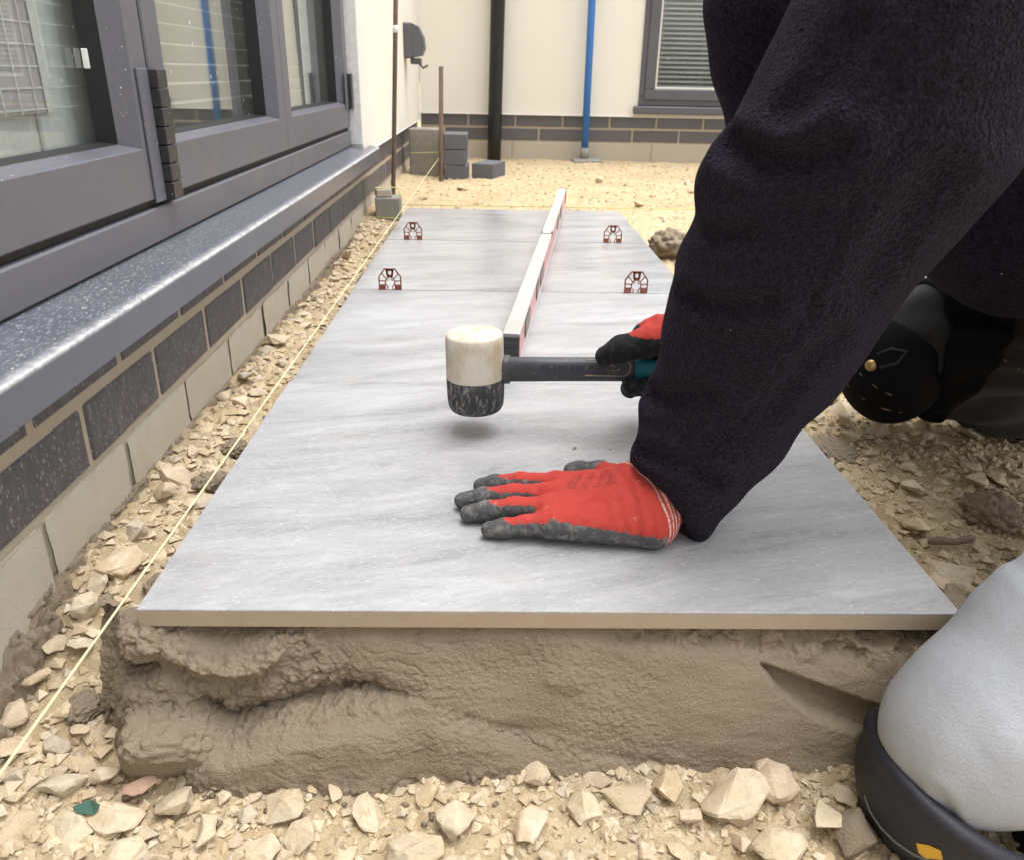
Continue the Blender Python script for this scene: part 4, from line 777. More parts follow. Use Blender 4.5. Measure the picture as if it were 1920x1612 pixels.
# two specks of grit on the nearest slab
for u, v, r_, lab in ((1077, 839, 0.004, 'larger dark grit speck on the slab between mallet and hand'), (1144, 841, 0.0018, 'tiny dark grit speck on the slab near the sleeve')):
    p = at(u, v, z=TZ + r_ * 0.5); mb = MB(); mb.add([(-r_, 0, -r_ * .5), (0, -r_ * .7, -r_ * .5), (r_, .1 * r_, -r_ * .5), (0, r_ * .6, -r_ * .5), (.2 * r_, 0, r_ * .6)], [(0, 1, 4), (1, 2, 4), (2, 3, 4), (3, 0, 4), (3, 2, 1, 0)])
    tag(mb.build('grit', MT['grey'], None, False, p), lab, 'grit')

# ------------------------------------------------------------------ brown spacers standing in the joints
def spacer_parts(w):
    hgt = 0.95 * w; T = 0.0015
    def seg(m, a, b, t):
        a = np.array(a) * w; b = np.array(b) * w; d = (b - a) / np.linalg.norm(b - a); n = np.array([-d[1], d[0]]) * t * w / 2; a = a - d * t * w * 0.3; b = b + d * t * w * 0.3
        q = [a - n, b - n, b + n, a + n]; V = [(p[0], y, p[1]) for y in (-T, T) for p in q]; m.add(V, [(0, 1, 2, 3), (7, 6, 5, 4), (0, 4, 5, 1), (1, 5, 6, 2), (2, 6, 7, 3), (3, 7, 4, 0)])
    fr = MB(); O = [(-.48, 0), (-.48, .57), (-.23, .92), (.23, .92), (.48, .57), (.48, 0)]
    for a, b in zip(O[:-1], O[1:]): seg(fr, a, b, 0.055)
    I = [(-.2, .22), (-.21, .36), (-.15, .49), (-.07, .56), (.07, .56), (.15, .49), (.21, .36), (.2, .22)]
    for a, b in zip(I[:-1], I[1:]): seg(fr, a, b, 0.045)
    for s in (-1, 1):
        for a, b in (((s * .21, .38), (s * .48, .40)), ((s * .16, .49), (s * .37, .73)), ((s * .08, .57), (s * .15, .92))): seg(fr, a, b, 0.042)
        c = [(s * .18, .22), (s * .1, .14), (s * .12, .0)]; seg(fr, c[0], c[1], 0.035); seg(fr, c[1], c[2], 0.035); seg(fr, (s * .05, .46), (s * .12, .41), 0.035)
    seg(fr, (-.11, .88), (.11, .88), 0.09); seg(fr, (-.08, .62), (.08, .62), 0.1); seg(fr, (-.1, .62), (-.13, .9), 0.09); seg(fr, (.1, .62), (.13, .9), 0.09)
    bl = []
    for s in (-1, 1): m = MB(); m.box((s * .5 * w, -0.0019, -0.012), (s * .2 * w, 0.0019, .235 * w), 0.0004); bl.append(m)
    return fr, bl
sp_words = ['brown arched tile spacer at near left, by the yellow line', 'brown arched tile spacer at near right, marked with a 5', 'brown arched tile spacer at far left, by the small concrete block', 'brown arched tile spacer at far right, beyond the level']
for (xa, xb, y, k) in ((0.0615, 0.1145, 2 * D, 0), (0.642, 0.697, 2 * D, 1), (0.0545, 0.110, 3 * D, 2), (0.667, 0.7225, 3 * D, 3)):
    e = empty('tile_spacer', ((xa + xb) / 2, y, TZ)); tag(e, sp_words[k], 'spacer', 'brown tile spacers'); fr, bls = spacer_parts(xb - xa); fr.build('arch_frame', MT['spacer'], e)
    pls = [b.build('foot_block', MT['spacer'], e) for b in bls]
    if k == 1:
        fc = bpy.data.curves.new('moulded_figure', 'FONT'); fc.body = '5'; fc.size = 0.0125; fc.extrude = 0.0002; fc.align_x = 'CENTER'
        tmp = bpy.data.objects.new('tmp', fc); COL.objects.link(tmp); bpy.context.view_layer.update(); tme = bpy.data.meshes.new_from_object(tmp.evaluated_get(bpy.context.evaluated_depsgraph_get())); bpy.data.objects.remove(tmp)
        tme.materials.clear(); tme.materials.append(MT['spacer_print']); link('moulded_figure', tme, None, pls[1], (0.019, -0.0023, 0.0022), (math.pi / 2, 0, 0))
        m = MB(); m.box((-0.0255, -0.0024, 0.003), (-0.0125, -0.00195, 0.0052), 0.0001); m.build('moulded_bar', MT['spacer_print'], pls[0])

# ------------------------------------------------------------------ spirit level
A = np.array([0.362, 0.674]); Bp = np.array([0.594, 2.60]); dv = Bp - A; LL = float(np.linalg.norm(dv)); lv = empty('spirit_level', (A[0], A[1], TZ), (0, 0, -math.atan2(dv[0], dv[1]))); tag(lv, 'long aluminium spirit level with red sides lying across the far slabs', 'spirit level')
hw2, H = 0.0155, 0.064
m = MB(); m.box((-hw2, 0.014, H - 0.007), (hw2, LL - 0.01, H), 0.0015); m.box((-hw2, 0.014, 0.0004), (hw2, LL - 0.01, 0.007), 0.0012); m.build('beam', MT['level'], lv)
m = MB(); m.box((-hw2 + 0.0025, 0.0142, 0.0072), (hw2 - 0.0025, LL - 0.0102, H - 0.0072), 0.0005); web = m.build('red_side', MT['red'], lv)
def oval(y0, y1, z0, z1, x0, x1, n=20):
    V = []; Fc = []; r = (z1 - z0) / 2; zc_ = (z0 + z1) / 2
    for x in (x0, x1):
        for k in range(n): a = 2 * math.pi * k / n; V.append((x, (y0 + r if math.cos(a) < 0 else y1 - r) + r * math.cos(a), zc_ + r * math.sin(a)))
    return V, [tuple(range(n))[::-1], tuple(range(n, 2 * n))] + [(k, (k + 1) % n, n + (k + 1) % n, n + k) for k in range(n)]
for y0, y1 in ((0.14, 0.26), (0.42, 0.50), (0.545, 0.68), (1.30, 1.42), (1.5, 1.62)):
    m = MB(); m.add(*oval(y0, y1, 0.013, H - 0.013, -hw2 + 0.0012, hw2 - 0.0012)); hh = m.build('hand_hole', MT['dark'], lv); m = MB(); m.add(*oval(y0 + 0.01, y1 - 0.01, 0.018, H - 0.018, -hw2 + 0.0006, hw2 - 0.0006)); m.build('hole_lining', MT['grey'], hh)
m = MB(); m.box((-hw2 - 0.0005, 0, 0.0003), (hw2 + 0.0005, 0.0138, H + 0.0005), 0.0025)
for k in range(4): m.box((-hw2 + 0.003, -0.0012, 0.008 + k * 0.012), (hw2 - 0.003, 0.001, 0.0165 + k * 0.012), 0.0005)
m.build('end_cap', MT['dark'], lv); m = MB(); m.box((-hw2, LL - 0.0098, 0.0003), (hw2, LL, H), 0.002); m.build('end_cap', MT['dark'], lv)
m = MB(); m.box((-hw2 - 0.0008, 0.962, H - 0.010), (hw2 + 0.0008, 1.0, H + 0.0007), 0.001); vf = m.build('vial_window', MT['dark'], lv); m = MB(); m.box((-hw2 + 0.0045, 0.968, H + 0.0008), (hw2 - 0.0045, 0.994, H + 0.0022), 0.0008); m.build('vial', MT['tape'], vf)

# ------------------------------------------------------------------ set-out lines, pins and loose masonry at the back
p1 = at(737, 405, z=0.125); pin = MB(); q = at(742, 0, y=p1[1]); dirp = (q - p1) / (q[2] - p1[2])
pin.tube([p1 + dirp * -0.12, p1, p1 + dirp * 0.5, p1 + dirp * 1.0], 0.0085, 10); o = pin.build('steel_pin', MT['rust'], None, True); tag(o, 'tall thin rusty steel pin at the far left corner of the slabs', 'steel pin', 'rusty line pins')
tp = p1 + dirp * (at(741, 55, y=p1[1])[2] - p1[2]); m = MB(); m.tube([tp - dirp * 0.012, tp + dirp * 0.012], 0.0105, 10); t = m.build('tape_wrap', MT['tape'], None, True); t.parent = o
p2 = at(827, 342, z=0.125); m = MB(); q2 = at(827, 125, y=p2[1]); m.tube([p2 - (0, 0, 0.12), p2, q2], 0.0115, 10); tag(m.build('steel_pin', MT['rust'], None, True), 'shorter rusty steel pin in front of the tall concrete block', 'steel pin', 'rusty line pins')
a = at(0, 1450, z=TZ); b = at(823, 297, y=p2[1] - 0.012); dd = (a - b); far = b; near = a + dd / np.linalg.norm(dd) * 0.9
m = MB(); N = 40; P = [near + (far - near) * k / N for k in range(N + 1)]; m.tube(P, 0.00125, 6); tag(m.build('string_line', MT['string'], None, True), 'taut yellow string line running along the left edge of the slabs', 'string')
c0 = at(733, 384, y=p1[1] - 0.01); c1 = np.array([3.2, p1[1] + 0.02, c0[2] - 0.002]); m = MB(); m.tube([c0, (c0 + c1) / 2, c1], 0.0016, 6); tag(m.build('string_line', MT['neon'], None, True), 'yellow cross line stretched just behind the farthest slab', 'string')
# loose masonry
def solid(name, lo, hi, mat, lab, cat, rz=0.0, c=0.004, grp=None, tilt=(0, 0)):
    ce = ((lo[0] + hi[0]) / 2, (lo[1] + hi[1]) / 2, lo[2]); m = MB(); V, Fc = cbox(np.array(lo) - ce, np.array(hi) - ce, c); V = [np.array(v) + 0.0015 * np.array([vn(np.array(v) * 60 + k).item() for k in (0, 4, 8)]) for v in V]
    m.add(V, Fc); return tag(m.build(name, mat, None, False, ce, (tilt[0], tilt[1], rz)), lab, cat, grp)
solid('concrete_block', (-0.122, 2.465, 0.09), (-0.028, 2.56, 0.205), MT['grey'], 'small upright concrete block at the foot of the tall steel pin', 'block', 0.05)
solid('brick_piece', (-0.122, 2.475, 0.2055), (-0.062, 2.53, 0.236), MT['block'], 'little tan brick offcut on top of the small concrete block', 'brick', 0.25)
tb = solid('concrete_block', (-0.118, 3.80, 0.10), (0.047, 3.93, 0.368), MT['grey'], 'tall grey concrete block standing on end in the corner', 'block', -0.15, 0.006)
brw = ['top dark brick of the stack of three by the corner pin', 'middle dark brick of the stack of three by the corner pin', 'bottom dark brick of the stack of three by the corner pin']
for k in range(3): solid('loose_brick', (0.062 + (0.0, -0.008, 0.004)[k], 3.70, 0.277 - k * 0.076), (0.184 + (0.0, -0.008, 0.004)[k], 3.91, 0.350 - k * 0.076), MT['greybrick'], brw[k], 'brick', (0.02, -0.03, 0.01)[k], 0.003, 'dark bricks stacked in the corner')
for x in (0.095, 0.15):
    pass
solid('loose_brick', (0.236, 3.70, 0.124), (0.352, 3.91, 0.208), MT['greybrick'], 'single dark brick lying at the foot of the black pipe', 'brick', -0.32, 0.003)
for (za, xo) in ((0.165, 0.0), (0.245, 0.02)):
    m = MB(); x0, x1, y0, y1 = -0.125, -0.024, 2.461, 2.563
    pts = [(x0, y0, za - 0.03), (x1, y0, za - 0.034), (x1, y1, za - 0.03), (x0, y1, za - 0.03), (x0, y0, za - 0.03)] if xo == 0 else [(-0.128, 3.785, 0.248), (0.056, 3.772, 0.256)]
    m.tube(pts, 0.0015, 5); tag(m.build('string_loop', MT['neon'], None, True), ('neon line looped round the small concrete block', 'neon line end crossing the tall concrete block')[xo > 0], 'string')
m = MB(); m.tube([(-0.118, 2.457, 0.2385), (-0.05, 2.47, 0.243), (-0.03, 2.50, 0.236), (-0.026, 2.47, 0.208)], 0.0022, 6); tag(m.build('string_loop', MT['neon'], None, True), 'neon line tail lying over the tan brick offcut', 'string')
# pipes on the far wall
bp = empty('downpipe', (0.335, 4.72, 0.12)); tag(bp, 'thick black plastic downpipe on the far wall', 'pipe'); m = MB()
q0 = at(930, 300, y=4.72); q1 = at(931, 0, y=4.72); m.tube([(0.318, 4.72, 0.10), (0.32, 4.72, 0.3), (0.334, 4.72, 1.1), (0.345, 4.72, 2.7)], 0.043, 20); child(m.build('pipe', MT['pipe_black'], None, True), bp)
for z in (1.4, 2.1): m = MB(); m.tube([(0.337, 4.72, z - 0.02), (0.337, 4.72, z + 0.02)], 0.048, 20); m.box((0.30, 4.72, z - 0.015), (0.366, 4.785, z + 0.015), 0.002); child(m.build('pipe_clip', MT['pipe_black']), bp)
wp = empty('water_pipe', (0.896, 4.72, 0.15)); tag(wp, 'thin blue water pipe rising from a concrete pad on the far wall', 'pipe'); m = MB(); m.tube([(0.893, 4.72, 0.18), (0.891, 4.72, 0.6), (0.886, 4.72, 2.7)], 0.0225, 16); child(m.build('pipe', MT['pipe_blue'], None, True), wp)
m = MB(); m.tube([(0.893, 4.72, 0.14), (0.893, 4.72, 0.215)], 0.029, 14); child(m.build('collar', MT['grey'], None, True), wp)
solid('concrete_pad', (0.815, 4.60, 0.10), (1.0, 4.78, 0.150), MT['grey'], 'small concrete pad under the blue pipe', 'pad', 0.02, 0.006)
# outdoor box on the house wall
ob = empty('socket_box', (XR, 4.0, 0.70)); tag(ob, 'dark grey outdoor socket box with hanging cable on the cream house wall', 'socket box')
m = MB(); m.box((XR - 0.002, 3.93, 0.70), (XR + 0.045, 4.07, 0.866), 0.006); child(m.build('back_box', MT['alu2']), ob)
m = MB(); V = []; pr = [(0.0455, 0.705), (0.09, 0.715), (0.106, 0.75), (0.10, 0.80), (0.075, 0.85), (0.0455, 0.862)]; m.add(*prism_y([(XR + x, z) for x, z in pr], 3.935, 4.065)); child(m.build('lid', MT['alu2']), ob)
m = MB(); m.box((XR + 0.03, 3.96, 0.672), (XR + 0.085, 4.03, 0.7005), 0.003); child(m.build('cable_entry', MT['alu2']), ob); m = MB(); m.tube([(XR + 0.075, 3.99, 0.675), (XR + 0.095, 3.97, 0.655), (XR + 0.12, 3.96, 0.668)], 0.005, 8); child(m.build('cable', MT['dark'], None, True), ob)

# ------------------------------------------------------------------ mallet
YM = 0.425
ml = empty('rubber_mallet', tuple(at(893, 770, y=YM))); tag(ml, 'rubber mallet with half white, half grey head held above the slab', 'mallet')
bt = at(893, 768, y=YM); tpz = at(889, 624, y=YM); ax = tpz - bt; Lh = float(np.linalg.norm(ax)); rot = Vector(ax).to_track_quat('Z', 'Y').to_euler(); R_ = 53.5 * zc(bt) / F
Rg, Rw = R_, R_ * 0.995; zs = Lh * 0.435
prof = [(Rg * 0.02, 0), (Rg * 0.72, 0.0004), (Rg * 0.88, 0.003), (Rg * 0.955, 0.009), (Rg * 0.985, 0.02), (Rg, zs - 0.001), (Rg * 0.995, zs)]
m = MB(); m.add(*lathe(prof, 56)); o = m.build('striking_face', MT['mgrey'], None, True, tuple(bt), rot); o['label'] = 'grey scuffed lower half of the head'; child(o, ml)
prof = [(Rw * 0.995, zs + 0.0006), (Rw * 1.0, zs + 0.002), (Rw * 0.985, Lh - 0.012), (Rw * 0.975, Lh - 0.004), (Rw * 0.93, Lh - 0.0008), (Rw * 0.6, Lh + 0.0008), (Rw * 0.02, Lh + 0.0014)]
m = MB(); m.add(*lathe(prof, 56)); o = m.build('striking_face', MT['mwhite'], None, True, tuple(bt), rot); o['label'] = 'stained white upper half of the head'; child(o, ml)
h0 = at(935, 693, y=YM); h1 = at(1180, 693, y=YM); h2 = at(1330, 697, y=YM + 0.01)
def bar(P, hy, hz, n=16, e=3.2):
    """bar along x with a rounded rectangular section"""
    V = []; Fc = []
    for p, a, b in zip(P, hy, hz):
        for k in range(n):
            t = 2 * math.pi * (k + 0.5) / n; c, s = math.cos(t), math.sin(t); V.append((p[0], p[1] + a * math.copysign(abs(c) ** (2 / e), c), p[2] + b * math.copysign(abs(s) ** (2 / e), s)))
    for i in range(len(P) - 1):
        for k in range(n): Fc.append((i * n + k, i * n + (k + 1) % n, (i + 1) * n + (k + 1) % n, (i + 1) * n + k))
    Fc.append(tuple(range(n))[::-1]); Fc.append(tuple(range((len(P) - 1) * n, len(P) * n))); return V, [f for f in Fc]
sc = zc(h0) / F / 0.92; L = lambda t: h0 + (h1 - h0) * t
m = MB(); m.add(*bar([L(0), L(0.085), L(0.09), L(0.5), L(1.0), L(1.03)], [20 * sc, 20 * sc, 16 * sc, 15 * sc, 15 * sc, 14 * sc], [24 * sc, 24 * sc, 21 * sc, 20.5 * sc, 20.5 * sc, 20 * sc])); child(m.build('handle', MT['handle'], None, True), ml)
m = MB(); m.add(*bar([L(1.032), L(1.1), h2], [15.5 * sc, 17 * sc, 17 * sc], [20.5 * sc, 19 * sc, 20 * sc])); child(m.build('grip', MT['teal'], None, True), ml)
fy = YM - 15.6 * sc; m = MB(); ctr = at(1165, 691, y=fy)
oc = [(-0.05, .0115), (0.006, .0115), (0.0125, .005), (0.0125, -.005), (0.006, -.0115), (-0.05, -.0115)]
for a_, b_ in zip(oc[:-1], oc[1:]):
    P0 = ctr + (a_[0], 0, a_[1]); P1 = ctr + (b_[0], 0, b_[1]); m.tube([P0, P1], 0.0011, 6)
child(m.build('raised_outline', MT['gold'], None, True), ml)
m = MB()
for k in range(9):
    p = at(1020 + k * 11, 691, y=fy); m.box(p - (0.0028, 0.0004, 0.005), p + (-0.0014, 0.0006, 0.005), 0.0002)
    if k % 3 != 1: m.box(p - (0.0013, 0.0004, -0.0034), p + (0.0024, 0.0006, 0.005), 0.0002)
    if k % 2: m.box(p - (0.0013, 0.0004, 0.005), p + (0.0022, 0.0006, -0.0034), 0.0002)
child(m.build('worn_lettering', m_simple('dull_blue_print', (0.042, 0.052, 0.076), 0.5)), ml)
m = MB(); pts = [ctr + (x, 0, z) for x, z in ((-0.016, .003), (-0.012, .0045), (-0.009, .001), (-0.014, -.004), (-0.006, -.0035), (-0.002, -.001))]; m.tube(pts, 0.0008, 5); child(m.build('raised_mark', MT['gold'], None, True), ml)

# ------------------------------------------------------------------ kneeling person
def PX(u, v, Y, hwpx=None):
    p = at(u, v, y=Y); return (p, hwpx * zc(p) / F) if hwpx is not None else p
def PZ(u, v, zo): return at(u, v, z=TZ + zo)
def trace(f, u, v, t0=0.2, t1=2.5, n=1500):
    d = FWD + RT * (u - 960) / F - UP * (v - 806) / F; d = d / np.linalg.norm(d); t = np.linspace(t0, t1, n); q = CAM + t[:, None] * d; w = f(q); i = np.argmax(w < 0)
    return q[i] if (w < 0).any() else None
person = empty('person', (1.0, 0.2, 0.0)); tag(person, 'kneeling person in dark fleece and red gloves laying the slab', 'person')
def soft(name, f, lo, hi, h, mat, it=2, parent=None, attrs=None, slack=0.012):
    V, Fq = sdf_mesh(f, lo, hi, h, slack); V = relax(V, Fq, it); me = mesh_np(name, V, Fq, True); me.materials.append(mat)
    if attrs:
        for k, v in attrs(V, vnorm(V, Fq)).items(): set_attr(me, k, v)
    return child(link(name, me), parent or person)

# left glove, flat on the slab
FING = {'index': [(1046, 905, .026, .0128), (975, 903, .0225, .0118), (928, 906, .0155, .0108), (902, 910, .0105, .0098)], 'middle': [(1042, 925, .029, .013), (965, 926, .0245, .0122), (905, 931, .017, .0112), (868, 938, .0112, .0104)],
        'ring': [(1034, 950, .027, .0128), (965, 951, .023, .012), (912, 956, .016, .0112), (879, 962, .0112, .0104)], 'little': [(1030, 980, .021, .0122), (985, 984, .018, .0112), (945, 989, .0135, .0105), (918, 992, .0105, .0098)]}
FW = {k: [(PZ(u, v, z), r) for u, v, z, r in q] for k, q in FING.items()}
THUMB = [(PZ(1176, 900, .036), .018), (PZ(1125, 884, .017), .0135), (PZ(1088, 882, .0125), .0118), (PZ(1072, 882, .0115), .0108)]
WR = [PZ(1188, 908, .047), PZ(1210, 943, .040), PZ(1226, 977, .026)]; WC = None
ARM0 = PX(1262, 915, .165); ARM1 = PX(1318, 838, .165)
def f_lhand(p):
    d = None
    for k, q in FW.items():
        e = chain(p, q, 0.006); d = e if d is None else smin(d, e, 0.0035)
    pal = None
    for k, w in (('index', WR[0]), ('middle', WR[1]), ('ring', WR[1]), ('little', WR[2])):
        e = cone(p, FW[k][0][0], w, FW[k][0][1] * 1.08, 0.0215); pal = e if pal is None else smin(pal, e, 0.018)
    pal = smin(pal, cone(p, PZ(1040, 985, .019), PZ(1218, 992, .021), .0125, .0185), 0.016)
    pal = smin(pal, cone(p, WR[0], WR[2], .0225, .021), 0.016)
    d = smin(d, pal, 0.009); d = smin(d, chain(p, THUMB, 0.008), 0.010)
    for w in WR: d = smin(d, cone(p, w, ARM0, .021, .026), 0.016)
    d = smin(d, cone(p, ARM0, ARM1, .03, .03), 0.02)
    d = d + 0.0007 * fbm(p * 130, 2, 71) + 0.0008 * np.sin((p[..., 0] * 1.0 + p[..., 1] * 0.2) * 420) * sst(0.0, 0.012, p[..., 2] - TZ - 0.016) * (sst(0.44, 0.49, p[..., 0]) + 0.8 * np.exp(-((p[..., 0] - 0.385) / 0.012) ** 2)) * 1.5 * sst(-0.2, 0.3, fbm(p * 40, 2, 77))
    return np.maximum(d, TZ + 0.0006 - p[..., 2])
adir = WR[1] - FW['middle'][0][0]; adir[2] = 0; adir /= np.linalg.norm(adir); bdir = np.array([-adir[1], adir[0], 0])
cA = PZ(1160, 890, .052); cB = PZ(1238, 1002, .018); cdir = cB - cA; cdir[2] = 0; cdir /= np.linalg.norm(cdir); cn = np.array([-cdir[1], cdir[0], 0]); cn = cn if cn[0] > 0 else -cn
def hand_attrs(V, n):
    zz = V[:, 2] - TZ; best = np.full(len(V), 9.0); tt = np.zeros(len(V))
    for k, q in FW.items():
        P = [a for a, _ in q]; L_ = np.cumsum([0] + [np.linalg.norm(P[i + 1] - P[i]) for i in range(3)])
        for i in range(3):
            ab = P[i + 1] - P[i]; t = np.clip(((V - P[i]) @ ab) / (ab @ ab), 0, 1); dd_ = np.linalg.norm(V - P[i] - t[:, None] * ab, axis=1); m_ = dd_ < best; best = np.where(m_, dd_, best); tt = np.where(m_, (L_[i] + t * (L_[i + 1] - L_[i])) / L_[3], tt)
    side = 0.78 - n[:, 2]; coat = 0.5 + 1.6 * (0.22 - n[:, 2]) * 0.9 + 2.0 * np.maximum(0, tt - 0.62) + 0.9 * np.maximum(0, 0.3 - n[:, 2] * 0.3) * sst(0.05, 0.3, tt)
    coat = 0.5 + (0.42 + 0.2 * sst(0.1, 0.3, tt) - n[:, 2]) * 1.1 + 2.4 * np.maximum(0, tt - 0.55)
    back = sst(0.002, 0.03, (V - cA) @ cn + 0.045) * (tt < 0.02); coat = np.where(tt < 0.02, np.maximum(0.5 + (0.010 - zz) * 60, 0.5 + np.minimum((0.35 - n[:, 1]) * 3, (0.033 - zz - 0.08 * np.maximum(0, (V - FW['little'][0][0]) @ adir)) * 45) - 3 * (((V - FW['ring'][0][0]) @ bdir) * np.sign(bdir[1]) > 0.0)), coat)
    th = chain(V, THUMB[1:], 0.004) < 0.004; coat = np.where(th, 1.0, coat)
    c = (V - cA) @ cn; cuff = np.clip((c + 0.002) / 0.022, 0, 1) * (c > -0.002) * (c < 0.03) * (((V - cA) @ cdir) > -0.014); coat = np.where((c > 0.0) & (cuff > 0), np.minimum(coat, 0.5 + (0.004 - zz) * 60), coat)
    u = -((V - FW['middle'][0][0]) @ adir) * -1; w = (V - FW['middle'][0][0]) @ bdir
    pr_ = np.zeros(len(V)); top = (n[:, 2] > 0.5)
    blk = (u > 0.014) & (u < 0.026) & (w > -0.012) & (w < 0.022); pr_ += 0.55 * blk
    for k, (ua, ub) in enumerate(((0.032, 0.040), (0.047, 0.054), (0.058, 0.068))):
        cell = np.floor((w + 0.1) / 0.0042).astype(int); on = (u > ua) & (u < ub) & (w > -0.016 + 0.004 * k) & (w < 0.026 - 0.003 * k); fr_ = ((w + 0.1) / 0.0042) % 1; s1 = (fr_ < 0.36) | ((np.abs((u - ua) / (ub - ua) - _T[cell & 63, k, 3]) < 0.17) & (fr_ < 0.8)); pr_ += 0.75 * (on & s1)
    return {'dust': 0 * tt + 1, 'coat': coat, 'cuff': cuff, 'print': np.clip(pr_ * top * (0.35 + 0.65 * (vn(V * 200, 3) > -0.3)), 0, 1)}
soft('glove', f_lhand, (0.27, 0.09, 0.165), (0.66, 0.33, 0.32), 0.0013, MT['glove'], 1, None, hand_attrs, 0.006)['label'] = 'red glove with grey palm pressed flat on the slab'

# right glove, round the mallet grip
def rp(u, v, Y): return at(u, v, y=Y)
RTH = [(rp(1262, 632, .412), .0225), (rp(1212, 643, .400), .0195), (rp(1165, 655, .398), .0165), (rp(1134, 668, .404), .0135)]
RF = []
for k, (u, r_) in enumerate(((1182, .0128), (1212, .0135), (1242, .0135), (1270, .0122))):
    RF.append([(rp(u + 22, 628, .452), r_ * 1.2), (rp(u + 8, 665, .472), r_ * 1.05), (rp(u + 2, 712, .462), r_), (rp(u, 729 - k * 0.5, .430), r_), (rp(u + 3, 724, .404), r_ * 0.95)])
def f_rhand(p):
    d = chain(p, RTH, 0.012)
    for q in RF: d = smin(d, chain(p, q, 0.006), 0.004)
    pal = cone(p, rp(1225, 634, .432), rp(1300, 628, .43), .026, .032); pal = smin(pal, cone(p, rp(1240, 622, .425), rp(1320, 618, .42), .022, .030), 0.015)
    d = smin(d, pal, 0.012); d = smin(d, cone(p, rp(1300, 622, .428), rp(1400, 560, .42), .031, .036), 0.02)
    return d + 0.0008 * fbm(p * 120, 2, 73) + 0.0012 * np.sin(p[..., 0] * 380 + 3 * fbm(p * 30, 1, 4)) * sst(0.52, 0.54, p[..., 0]) * sst(0.60, 0.56, p[..., 0]) * 0.6
zr = float(at(1240, 624, y=0.41)[2])
def rattrs(V, n): return {'coat': 0.5 + (zr - V[:, 2] + 0.004 * vn(V * 40, 2)) * 55 + 1.0 * sst(0.522, 0.498, V[:, 0]), 'cuff': 0 * V[:, 0], 'print': 0 * V[:, 0], 'dust': 0 * V[:, 0]}
soft('glove', f_rhand, tuple(at(1090, 760, y=.42) - (0, .06, .02)), tuple(at(1400, 560, y=.42) + (.03, .09, .04)), 0.0016, MT['glove'], 1, None, rattrs, 0.006)['label'] = 'dark coated glove with red back gripping the mallet'

# fleece jacket
ARM = [PX(*q) for q in ((1262, 934, .165, 94), (1304, 858, .165, 108), (1358, 772, .165, 132), (1424, 655, .15, 160), (1464, 565, .14, 176), (1510, 465, .125, 202), (1566, 360, .11, 222), (1630, 267, .095, 226), (1682, 185, .08, 236), (1752, 60, .065, 232), (1835, -110, .05, 222))]
ARM += [(np.array([0.80, 0.07, 0.88]), 0.105), (np.array([0.90, 0.16, 0.95]), 0.12)]
FARM = [PX(*q) for q in ((1300, 622, .428, 50), (1372, 560, .42, 62), (1440, 440, .41, 78), (1470, 330, .395, 84), (1462, 215, .37, 88), (1440, 110, .35, 98), (1432, 0, .33, 102), (1450, -140, .32, 104))] + [(np.array([0.80, 0.34, 0.93]), 0.085), (np.array([0.92, 0.30, 0.97]), 0.11)]
cut_p = ARM[0][0]; cut_n = ARM[1][0] - ARM[0][0]; cut_n = cut_n / np.linalg.norm(cut_n)
HEMN = cn * 0.86 + np.array([0, 0, 0.5]); HEMN = HEMN / np.linalg.norm(HEMN); HEMP = cA + cn * 0.014
BUL = [PX(1264, 795, .165, 64), PX(1352, 490, .135, 70), PX(1394, 346, .115, 94), PX(1318, 640, .14, 58)]
GRO = []
def f_jacket(p):
    d = f_jacket0(p)
    for L_, w_, dp in GRO:
        g_ = None
        for a, b in zip(L_[:-1], L_[1:]): e = cone(p, a, b, 0, 0); g_ = e if g_ is None else np.minimum(g_, e)
        d = d + dp * np.exp(-(g_ / w_) ** 2) - 0.55 * dp * np.exp(-((g_ - 2.0 * w_) / w_) ** 2)
    return d
def f_jacket0(p):
    d = None
    for (a, ra), (b, rb) in zip(ARM[:-1], ARM[1:]):
        e = cone(p, a, b, ra, rb); d = e if d is None else smin(d, e, 0.02)
    for a, r in BUL: d = smin(d, np.linalg.norm(p - a, axis=-1) - r, 0.012)
    # gathered folds across the sleeve
    t = (p - cut_p) @ cut_n; ph = t * 46 + 2.2 * fbm(p * 9, 2, 81)
    fold = np.sin(ph) * sst(-0.3, 0.4, fbm(p * 5 + 3, 2, 82)); d = d + 0.008 * fold * sst(0.03, 0.08, t) + 0.013 * fbm(p * 7.5, 2, 83)
    # flat hem at the wrist
    hem = (p - HEMP) @ HEMN; d = -smin(-d, hem, 0.012)
    e = chain(p, FARM, 0.02) + 0.004 * fbm(p * 12, 2, 84); e = np.maximum(e, -((p[..., 0] - FARM[0][0][0]) * 0.85 + (p[..., 2] - FARM[0][0][2]) * 0.5 + 0.012)); d = smin(d, e, 0.012)
    tor = cone(p, (0.98, 0.30, 0.90), (1.04, 0.40, 0.66), .15, .15); tor = smin(tor, cone(p, (1.04, 0.40, 0.66), (1.04, 0.44, 0.50), .15, .15), 0.05); tor = smin(tor, cone(p, (1.06, 0.42, 0.60), (1.24, 0.36, 0.52), .15, .16), 0.05); tor = smin(tor, cone(p, (0.86, 0.16, 0.96), (0.9, 0.36, 0.98), .1, .1), 0.06); tor = smin(tor, cone(p, (0.84, 0.26, 1.0), (0.80, 0.26, 1.06), .09, .075), 0.04)
    tor = tor + 0.006 * fbm(p * 10, 2, 85); d = smin(d, tor, 0.03); return d
